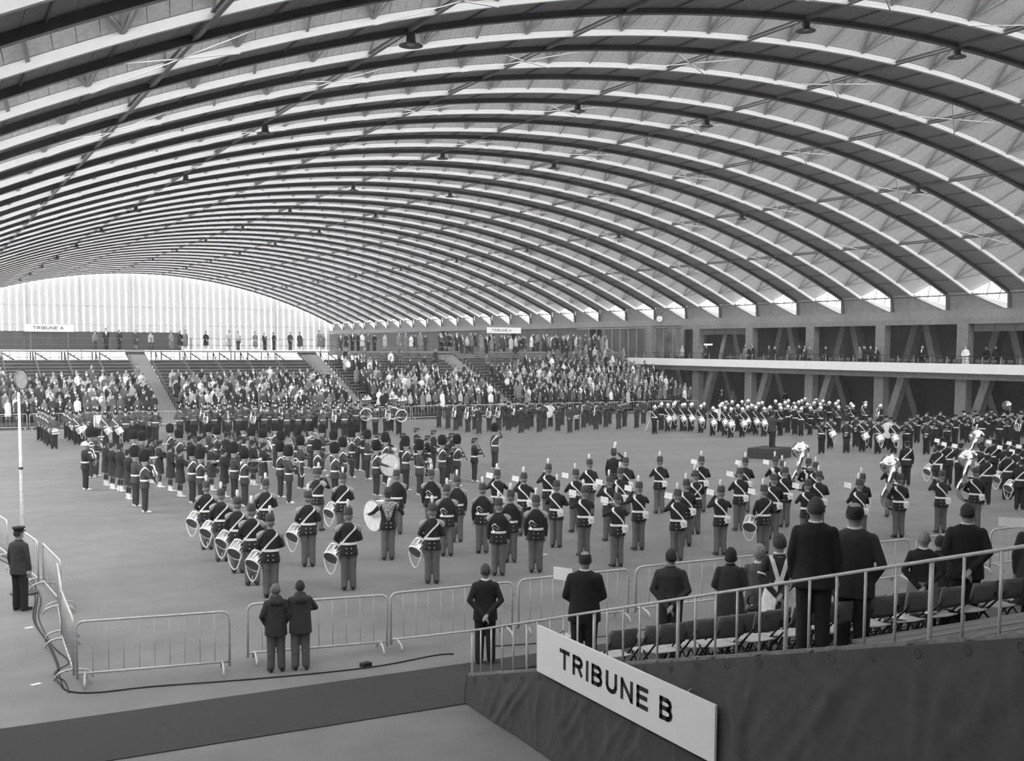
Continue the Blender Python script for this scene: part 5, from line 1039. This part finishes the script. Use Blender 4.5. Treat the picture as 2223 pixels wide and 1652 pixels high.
t = civ('bald crowned man in a dark grey jacket beside the tallest man', 1857, 1086, 12.75, 'suit', 'pocket', ('skin', 'cloth_char', 'cloth_black', 'shoe_black', 'cloth_char'), ('collar_white',), ('rim', 'hair_dark'), .05, girth=1.04); jacket_tail(t, 'suit', 'cloth_black')
t = civ('child in a dark jersey with white collar and pale skirt', 2007, 1150, 14.0, 'suit', 'back', ('skin', 'cloth_black', 'cloth_mid', 'shoe_black', 'cloth_mid'), ('collar_white',), ('short', 'hair_fair'), .0)
mb = MB(); mb.loft([(.52, 0, 0, .27, .21), (.7, 0, 0, .245, .19), (.88, 0, 0, .225, .17), (.98, 0, 0, .212, .155)], 24); extra(t, 'skirt', mb, 'cloth_mid')
t = civ('small dark haired boy half hidden between the child and the man', 2042, 1160, 15.2, 'suit', 'down', ('skin', 'cloth_char', 'cloth_black', 'shoe_black', 'cloth_char'), ('collar_dark',), ('short', 'hair_dark'), .0, vox=.016)
t = civ('stout man in a black jacket at the right with wavy dark hair', 2101, 1090, 14.3, 'suit', 'back', ('skin', 'cloth_black', 'cloth_black', 'shoe_black', 'cloth_black'), ('collar_white',), ('short', 'hair_dark'), -.15, girth=1.1); jacket_tail(t, 'suit', 'cloth_black')
t = civ('person in a dark coat cut off by the right edge of the picture', 2252, 1102, 14.2, 'coat', 'down', ('skin', 'cloth_char', 'cloth_char', 'shoe_black', 'cloth_char'), ('collar_dark',), ('short', 'hair_dark'), .0, vox=.02)
# ------------------------------------------------------------------ chairs and benches on the near stand
def chair_parts():
    st = MB(); n = 8; vs = []
    for i in range(n + 1):
        for j in range(n + 1):
            x = -.20 + .40 * i / n; y = -.19 + .38 * j / n; vs.append((x, y, .425 + .018 * (abs(2 * j / n - 1) ** 2) - .01 * (1 - (2 * i / n - 1) ** 2) - (.03 * max(0, (j / n - .8) / .2) ** 2)))
    k = n + 1; f = [(i * k + j, (i + 1) * k + j, (i + 1) * k + j + 1, i * k + j + 1) for i in range(n) for j in range(n)]; b = len(vs); vs2 = [(x, y, z - .014) for x, y, z in vs]
    st.add(vs + vs2, f + [tuple(b + q for q in reversed(g)) for g in f] + [(i * k, b + i * k, b + (i + 1) * k, (i + 1) * k) for i in range(n)] + [(i * k + n, (i + 1) * k + n, b + (i + 1) * k + n, b + i * k + n) for i in range(n)] + [(j, j + 1, b + j + 1, b + j) for j in range(n)] + [(n * k + j, b + n * k + j, b + n * k + j + 1, n * k + j + 1) for j in range(n)])
    bk = MB(); vs = []
    for i in range(n + 1):
        u = 2 * i / n - 1
        for j in range(5):
            w = 1 - .06 * (abs(2 * j / 4 - 1) ** 3); vs.append((.215 * u * w, -.24 - .03 * (1 - u * u) - .05 * (j / 4), .555 + .265 * j / 4))
    f = [(i * 5 + j, i * 5 + j + 1, (i + 1) * 5 + j + 1, (i + 1) * 5 + j) for i in range(n) for j in range(4)]; b = len(vs)
    bk.add(vs + [(x, y + .014, z) for x, y, z in vs], f + [tuple(b + q for q in reversed(g)) for g in f] + [(j, b + j, b + j + 1, j + 1) for j in range(4)] + [(n * 5 + j, n * 5 + j + 1, b + n * 5 + j + 1, b + n * 5 + j) for j in range(4)] + [(i * 5, (i + 1) * 5, b + (i + 1) * 5, b + i * 5) for i in range(n)] + [(i * 5 + 4, b + i * 5 + 4, b + (i + 1) * 5 + 4, (i + 1) * 5 + 4) for i in range(n)])
    legs = []
    for s in (-1, 1):
        a = MB(); a.tube([(s * .205, .22, 0), (s * .205, .06, .30), (s * .205, -.12, .48), (s * .205, -.26, .62), (s * .19, -.29, .68)], .0125, 6); legs.append(a.mesh('front_leg', 'shoe_black', True))
        a = MB(); a.tube([(s * .185, -.24, 0), (s * .185, -.10, .22), (s * .185, .10, .40)], .0125, 6); legs.append(a.mesh('rear_leg', 'shoe_black', True))
    br = []
    for p, q in (((-.205, .12, .18), (.205, .12, .18)), ((-.185, -.17, .11), (.185, -.17, .11))): a = MB(); a.tube([p, q], .009, 5); br.append(a.mesh('stretcher', 'shoe_black'))
    return [st.mesh('seat', 'seat_pale', True), bk.mesh('backrest', 'seat_back', True)] + legs + br
CH = chair_parts(); n_ch = 0
rowname = {3: 'lowest', 4: 'second', 5: 'third', 6: 'upper'}
for k, x0, n in ((3, 8.0, 9), (4, 8.15, 9), (5, 8.35, 9), (6, 9.35, 8)):
    for j in range(n):
        t = thing('folding_chair', 'tubular folding chair, %s in the %s chair row of the near stand' % (ordw(j, n), rowname[k]), 'chair', (x0 + .56 * j, YB - TB * k - .55, ZB0 + RB * k), RND.uniform(-.06, .06), 'folding chairs on the near stand')
        for m in CH: ob(m.name.split('.')[0], m, t)
for n, (k, x0, x1) in enumerate(((7, 9.0, 14.5), (8, 8.3, 14), (9, 8.0, 13))):
    t = thing('bench', ['plank bench behind the stout man, farthest of three', 'plank bench at the right, middle of three', 'plank bench at the right edge, nearest of three'][n], 'bench', (0, YB - TB * k - .5, ZB0 + RB * k), group='benches on the near stand')
    for i in range(2): mb = MB(); mb.bx(x0, x1, -.16 + i * .17, -.01 + i * .17, .20, .235); mb.build('seat_plank', 'plank', t)
    for i in range(4): mb = MB(); xx = x0 + .4 + (x1 - x0 - .8) * i / 3; mb.bx(xx - .03, xx + .03, -.12, .12, 0, .2); mb.build('leg', 'plank_dark', t)
def leaflet(x, y, k, l):
    P = onY(x, y, YB - TB * k - .5); mb = MB(); mb.box((0, 0, .0), (.3, .22, .012), Matrix.Rotation(.1, 3, 'Y')); t = mb.build('programme', 'paper', None, loc=(P.x, P.y, ZB0 + RB * k + .45), rz=RND.uniform(-1, 1), label=l, category='paper')
leaflet(1935, 1366, 6, 'white programme lying on a chair seat behind the child'); leaflet(2005, 1362, 6, 'white programme on a chair beside the child')
# ------------------------------------------------------------------ placards, pole, cables
def placard(P, w, h, ztop, label, rz):
    t = thing('placard', label, 'sign', (P.x, P.y, 0), rz); mb = MB(); mb.bx(-w / 2, w / 2, -.01, .01, ztop - h, ztop); mb.build('board', 'sign_white', t); mb = MB(); mb.tube([(w * .35, .02, 0), (w * .35, .02, ztop)], .018, 6); mb.build('pole', 'galvanised', t); mb = MB(); mb.lathe([(.18, 0), (.18, .02), (.03, .03)], 14, T4((w * .35, .02, 0))); mb.build('foot', 'galvanised', t)
Pp = onY(1222, 1246, 18.3); placard(Pp, .42, .24, Pp.z + .12, 'small blank white placard beside the tall balding man', -1.1)
Pp = onY(2215, 1135, 16.6); placard(Pp, .9, .2, Pp.z + .1, 'blank white placard at the right edge above the barriers', -.9)
Pp = G(53, 1288); t = thing('loudspeaker_pole', 'tall white pole with round loudspeaker dish at the left edge', 'loudspeaker', (Pp.x, Pp.y, 0), heading(Pp, math.pi))
zt = onS(43, 850, (Pp - Vector((0, 0, CAM_Z))).dot(_F)).z; zd = onS(50, 822, (Pp - Vector((0, 0, CAM_Z))).dot(_F)).z
mb = MB(); mb.tube([(0, 0, 0), (0, 0, zt * .5), (0, 0, zt)], [.042, .036, .03], 10); mb.build('pole', 'white_kit', t, True); mb = MB(); mb.lathe([(.3, 0), (.3, .04), (.06, .06)], 16); mb.build('base', 'dark_steel', t)
M = T4((-.05, .05, zd), align((-.35, .9, .05))); mb = MB(); mb.lathe([(.02, -.16), (.1, -.14), (.17, -.06), (.195, .02)], 20, M, 0, .72, 1.12); mb.build('dish', 'seat_pale', t); mb = MB(); mb.lathe([(.19, .015), (.205, .015), (.205, .045), (.19, .045), (.19, .015)], 20, M, 0, .72, 1.12, caps=False); mb.build('rim', 'dark_steel', t, True); mb = MB(); mb.tube([(0, 0, zt * .98), (-.03, .02, zd - .12)], .02, 6); mb.build('bracket', 'dark_steel', t)
mb = MB(); mb.tube([(0, 0, zt * .62), (0, 0, zt * .62 + .05)], .05, 10); mb.build('clamp', 'dark_steel', t)
def cable(pts, label, r=.012, z=.014):
    Q = [G(x, y) for x, y in pts]; out = []
    for i in range(len(Q) - 1):
        a, b, c, d = Q[max(i - 1, 0)], Q[i], Q[i + 1], Q[min(i + 2, len(Q) - 1)]
        for k in range(5): u = k / 5; out.append(.5 * ((2 * b) + (c - a) * u + (2 * a - 5 * b + 4 * c - d) * u * u + (3 * b - a - 3 * c + d) * u ** 3))
    out.append(Q[-1]); mb = MB(); mb.tube([(p.x, p.y, z) for p in out], r, 6); mb.build('cable', 'cable', None, True, label=label, category='cable')
cable([(0, 1215), (40, 1240), (75, 1290), (72, 1345), (100, 1392), (122, 1440), (134, 1485), (150, 1502), (210, 1505), (330, 1492), (520, 1478), (700, 1462), (830, 1446), (945, 1424), (985, 1421)], 'long black cable running along the barriers toward the near stand')
cable([(0, 1205), (50, 1230), (80, 1282), (77, 1350), (108, 1400), (128, 1450), (120, 1468), (140, 1480), (150, 1505)], 'black cable looped beside the left barriers, left of the long one')
cable([(65, 1260), (88, 1300), (84, 1345), (115, 1405), (150, 1440), (118, 1465), (136, 1495)], 'black cable coiled near the front left corner', .010, .03)
cable([(1060, 1405), (1200, 1395), (1340, 1378), (1500, 1350), (1700, 1325)], 'thin black cable on the floor behind the near stand', .009)
mb = MB(); mb.bx(-.09, .09, -.06, .06, 0, .07); Q = G(794, 1447); t = mb.build('junction_box', 'shoe_black', None, loc=(Q.x, Q.y, .0), rz=.3, label='small black cable junction box on the floor beyond the carpet', category='box')
# pale streaks of chalk and litter stay as scraps of paper
for x, y, l in ((78, 1486, 'pale paper scrap on the floor at lower left'), (63, 1363, 'pale paper scrap near the man in a cap'), (1183, 1204, 'pale paper scrap between the shako soldiers')):
    Q = G(x, y); mb = MB(); mb.box((0, 0, .006), (.16, .09, .003)); mb.build('paper_scrap', 'paper', None, loc=(Q.x, Q.y, 0), rz=.4, label=l, category='paper')
# ------------------------------------------------------------------ people on the gallery and below it
CM = [('cloth_black', 'cloth_black'), ('cloth_char', 'cloth_char'), ('cloth_grey', 'cloth_char'), ('cloth_mid', 'cloth_char'), ('cloth_light', 'cloth_grey'), ('cloth_white', 'cloth_char'), ('cloth_navy', 'cloth_black')]
CW = [.32, .22, .18, .1, .06, .04, .08]
CB = {}
def crowd_body(kind, pose, ci, vox=.034):
    k = (kind, pose, ci, vox)
    if k not in CB: a, b = CM[ci]; CB[k] = body(kind, pose, ('skin_far', a, b if kind not in ('coat', 'dress') else 'skin_far', 'shoe_black', a), vox, False)
    return CB[k]
def crowd_person(label, p, rz, rr, group, vox=.034, h=None):
    fem = rr.random() < .4; kind = rr.choice(['coat', 'dress', 'coat']) if fem else rr.choice(['suit', 'suit', 'blouson', 'anorak']); ci = rr.choices(range(7), CW)[0]
    if fem and rr.random() < .3: ci = rr.choice([3, 4, 5])
    pose = rr.choice(['down', 'front', 'front', 'pocket', 'back']); hk = (rr.choice(['bob', 'curly']) if fem else rr.choice(['short', 'short', 'short', 'rim']), rr.choice(['hair_dark', 'hair_mid', 'hair_mid', 'hair_grey', 'hair_fair']))
    hh = h or (rr.uniform(1.52, 1.68) if fem else rr.uniform(1.64, 1.82)) * rr.choice([1, 1, 1, 1, .85]); parts = ('shirt_front',) if kind == 'suit' and ci in (0, 1, 6) and rr.random() < .55 else ()
    return person(label, p, rz, crowd_body(kind, pose, ci, vox), parts, hh, group, hk)
rg = random.Random(21); P['cap_white'] = P['cap'].copy(); P['cap_white'].materials[0] = MT['white_kit']
gp = [1481, 1522, 1534, 1619, 1628, 1634, 1670, 1682, 1713, 1735.6, 1748, 1759, 1793, 1867, 1877, 1890, 1903, 2003, 2097, 2141, 2163]
for i, x in enumerate(gp):
    p = onX(x, 750, 62.1 if x < 2120 else 64); crowd_person('dark clothed person standing at the gallery railing, %s' % ordw(i, len(gp)), (p.x, p.y, 4.05), math.pi / 2 + rg.uniform(-.3, .5), rg, 'people on the gallery', .03, rg.uniform(1.62, 1.8))
GC = []
for m in CH[:2]: q_ = m.copy(); q_.materials[0] = MT['cloth_grey']; GC.append(q_)
for i in range(58):
    y = 42 + i * .62
    t = thing('gallery_chair', 'dark chair in the row behind the gallery railing, ' + ordw(57 - i, 58), 'chair', (61.95, y, 4.05), math.pi / 2, 'chairs on the gallery'); 
    for m in GC: ob(m.name.split('.')[0], m, t)
    for m in CH[2:6]: ob(m.name.split('.')[0], m, t)
for i, (x, yt, l) in enumerate(((1516, 843, 'man in a dark suit beside the stair foot, left of two'), (1528, 845, 'man in a dark suit beside the stair foot, right of two'), (1494, 840, 'person near the foot of the side stair'), (1483, 856, 'person in pale clothes at the stair foot'), (1592, 848, 'person in the shade below the gallery behind the marines'), (1654, 848, 'person in dark clothes beside a gallery column'))):
    p = G(x, yt, 1.76); crowd_person(l, (p.x, p.y, 0), heading(p, math.pi), rg, None, .03, 1.75)
p = G(1567, 846, 1.8); p.z = 0; person('sailor in a white topped cap standing below the gallery', p, heading(p, math.pi), crowd_body('suit', 'down', 0, .03), ('cap_white', 'shirt_front'), 1.78, None, ('short', 'hair_dark'))
p = G(1947, 857, 1.8); p.z = 0; person('guard with a white belt standing alone below the gallery', p, heading(p, math.pi), bmesh_for('tunic', 'down', UNI['guard']['mats'], .026), ('cap', 'peak', 'belt'), 1.8)
p = G(1705, 850, 1.8); p.z = 0; person('guard with a white belt half hidden behind the marine band', p, heading(p, math.pi), bmesh_for('tunic', 'down', UNI['guard']['mats'], .026), ('cap', 'peak', 'belt'), 1.8)
# ------------------------------------------------------------------ the crowd on the far stand
rc = random.Random(33); spots = []
def dens_at(X, i):
    if X < AISLE[0][0]: return .9 if i <= 7 else (.12 if i <= 9 else .0)
    if X < AISLE[1][0]: return .9 if i <= 7 else (.15 if i == 8 else 0)
    if X < AISLE[2][0]: return .9 if i <= 8 else (.35 if X < 33.5 and i > 8 else .03)
    return (.9 if i <= 9 else (.5 if X > 47 else .12) if i <= 12 else (.22 if X > 50 else .04)) if X < 57 else (.6 if i < 11 else .1)
for i in range(FA['n']):
    y, z = rowA(i)
    X = X0A + .3
    while X < X1A - .2:
        if not any(a - .25 < X < b + .25 for a, b in AISLE) and rc.random() < dens_at(X, i): spots.append((X + rc.uniform(-.07, .07), y - .2 + rc.uniform(-.05, .05), z, i))
        X += .54
for X in [12.4, 13.2, 14.2, 15.5, 16.6, 18.2, 18.9, 19.4, 21.0, 22.9, 23.6, 25.0, 26.0, 26.7, 28.2, 28.9]: spots.append((X, 93.2 + rc.uniform(-.3, .5), 5.1, 20))
X = 30
while X < 60:
    if rc.random() < .75: spots.append((X, 92.9 + rc.uniform(-.2, .4), 5.1, 20))
    if X > 42 and not 45.5 < X < 52 and rc.random() < .8: spots.append((X + .2, 94.3 + rc.uniform(-.2, .3), 5.1, 21))
    if X > 42.5 and rc.random() < .7: spots.append((X + .1, 91.9, 4.91, 19))
    X += .5
vis = []
for s in spots:
    q = px((s[0], s[1], s[2] + 1.3))
    if q[0] > -15: vis.append((s, q))
rest = vis
def join_crowd(L):
    """about a thousand small standing figures, too many to pick apart: one mesh of quads"""
    V, Fc, Mi = [], [], []; off = 0; lib = {}
    for s, q in L:
        fem = rc.random() < .4; kind = rc.choice(['coat', 'dress']) if fem else rc.choice(['suit', 'blouson']); ci = rc.choices(range(7), CW)[0]; pose = rc.choice(['down', 'front']); key = (kind, pose)
        if fem and rc.random() < .3: ci = rc.choice([3, 4, 5])
        if key not in lib:
            me = body(kind, pose, ('skin_far',) * 5, .058, False); hm = hair('short', 9, 4).mesh('hair', 'hair_mid'); arr = []
            for m in (me, hm):
                a = np.empty(len(m.vertices) * 3); m.vertices.foreach_get('co', a); l = np.empty(len(m.loops), dtype=np.int64); m.loops.foreach_get('vertex_index', l); k = np.empty(len(m.polygons), dtype=np.int64); m.polygons.foreach_get('material_index', k); arr.append((a.reshape(-1, 3), l.reshape(-1, 4), k))
            lib[key] = (np.concatenate([arr[0][0], arr[1][0]]), np.concatenate([arr[0][1], arr[1][1] + len(arr[0][0])]), np.concatenate([arr[0][2], np.full(len(arr[1][2]), 9)]))
        co_, fs, fm = lib[key]; th = math.pi + .25 + rc.uniform(-.3, .3); sc = rc.uniform(.86, 1.03); c_, s_ = math.cos(th), math.sin(th)
        Rm = np.array([[c_, -s_, 0], [s_, c_, 0], [0, 0, 1]]); V.append(co_ * sc @ Rm.T + np.array(s[:3])); Fc.append(fs + off); off += len(co_)
        mp_ = np.zeros(10, dtype=np.int32); mp_[[1, 4]] = 1 + ci; mp_[2] = 0 if fem else 1 + min(ci, 1); mp_[3] = 1; mp_[9] = 8 + rc.choice([0, 0, 1, 2]); fmm = mp_[fm]
        if not fem and ci in (0, 1, 6) and rc.random() < .6:      # pale shirt showing between the lapels
            c = co_[fs].mean(1); fmm = np.where((np.abs(c[:, 0]) < .015 + .2 * (c[:, 2] - 1.16)) & (np.abs(c[:, 0]) < .06) & (c[:, 1] > .05) & (c[:, 2] > 1.16) & (c[:, 2] < 1.46), 6, fmm)
        Mi.append(fmm)
    V = np.concatenate(V); Fc = np.concatenate(Fc); Mi = np.concatenate(Mi).astype(np.int32); nf = len(Fc)
    me = bpy.data.meshes.new('crowd'); me.vertices.add(len(V)); me.vertices.foreach_set('co', V.astype(np.float32).ravel()); me.loops.add(nf * 4); me.loops.foreach_set('vertex_index', Fc.astype(np.int32).ravel()); me.polygons.add(nf); me.polygons.foreach_set('loop_start', np.arange(0, nf * 4, 4, dtype=np.int32))
    for m in ['skin_far'] + [c[0] for c in CM] + ['hair_dark', 'hair_mid', 'hair_grey']: me.materials.append(MT[m])
    me.polygons.foreach_set('material_index', Mi); me.polygons.foreach_set('use_smooth', np.ones(nf, dtype=bool)); me.update(calc_edges=True); me.validate()
    o = ob('spectator_crowd', me, None, label='dense standing crowd of spectators filling the rows of the far stand', category='crowd'); o['kind'] = 'stuff'
join_crowd(rest)
bpy.data.scenes.remove(WS)
# ------------------------------------------------------------------ thin dusty air in the big hall
hz = MB(); hz.bx(-3.2, 70.2, -2.2, YE + .6, -.1, 19.2)
hm = bpy.data.materials.new('dusty_air'); hm.use_nodes = True; nt = hm.node_tree; nt.nodes.remove(nt.nodes['Principled BSDF'])
vv = nt.nodes.new('ShaderNodeVolumeScatter'); vv.inputs['Density'].default_value = .0009; vv.inputs['Anisotropy'].default_value = .2
nt.links.new(vv.outputs[0], nt.nodes['Material Output'].inputs['Volume']); MT['dusty_air'] = hm
o = hz.build('air_haze', 'dusty_air', None, label='thin dusty haze filling the air of the hall', category='haze'); o['kind'] = 'stuff'
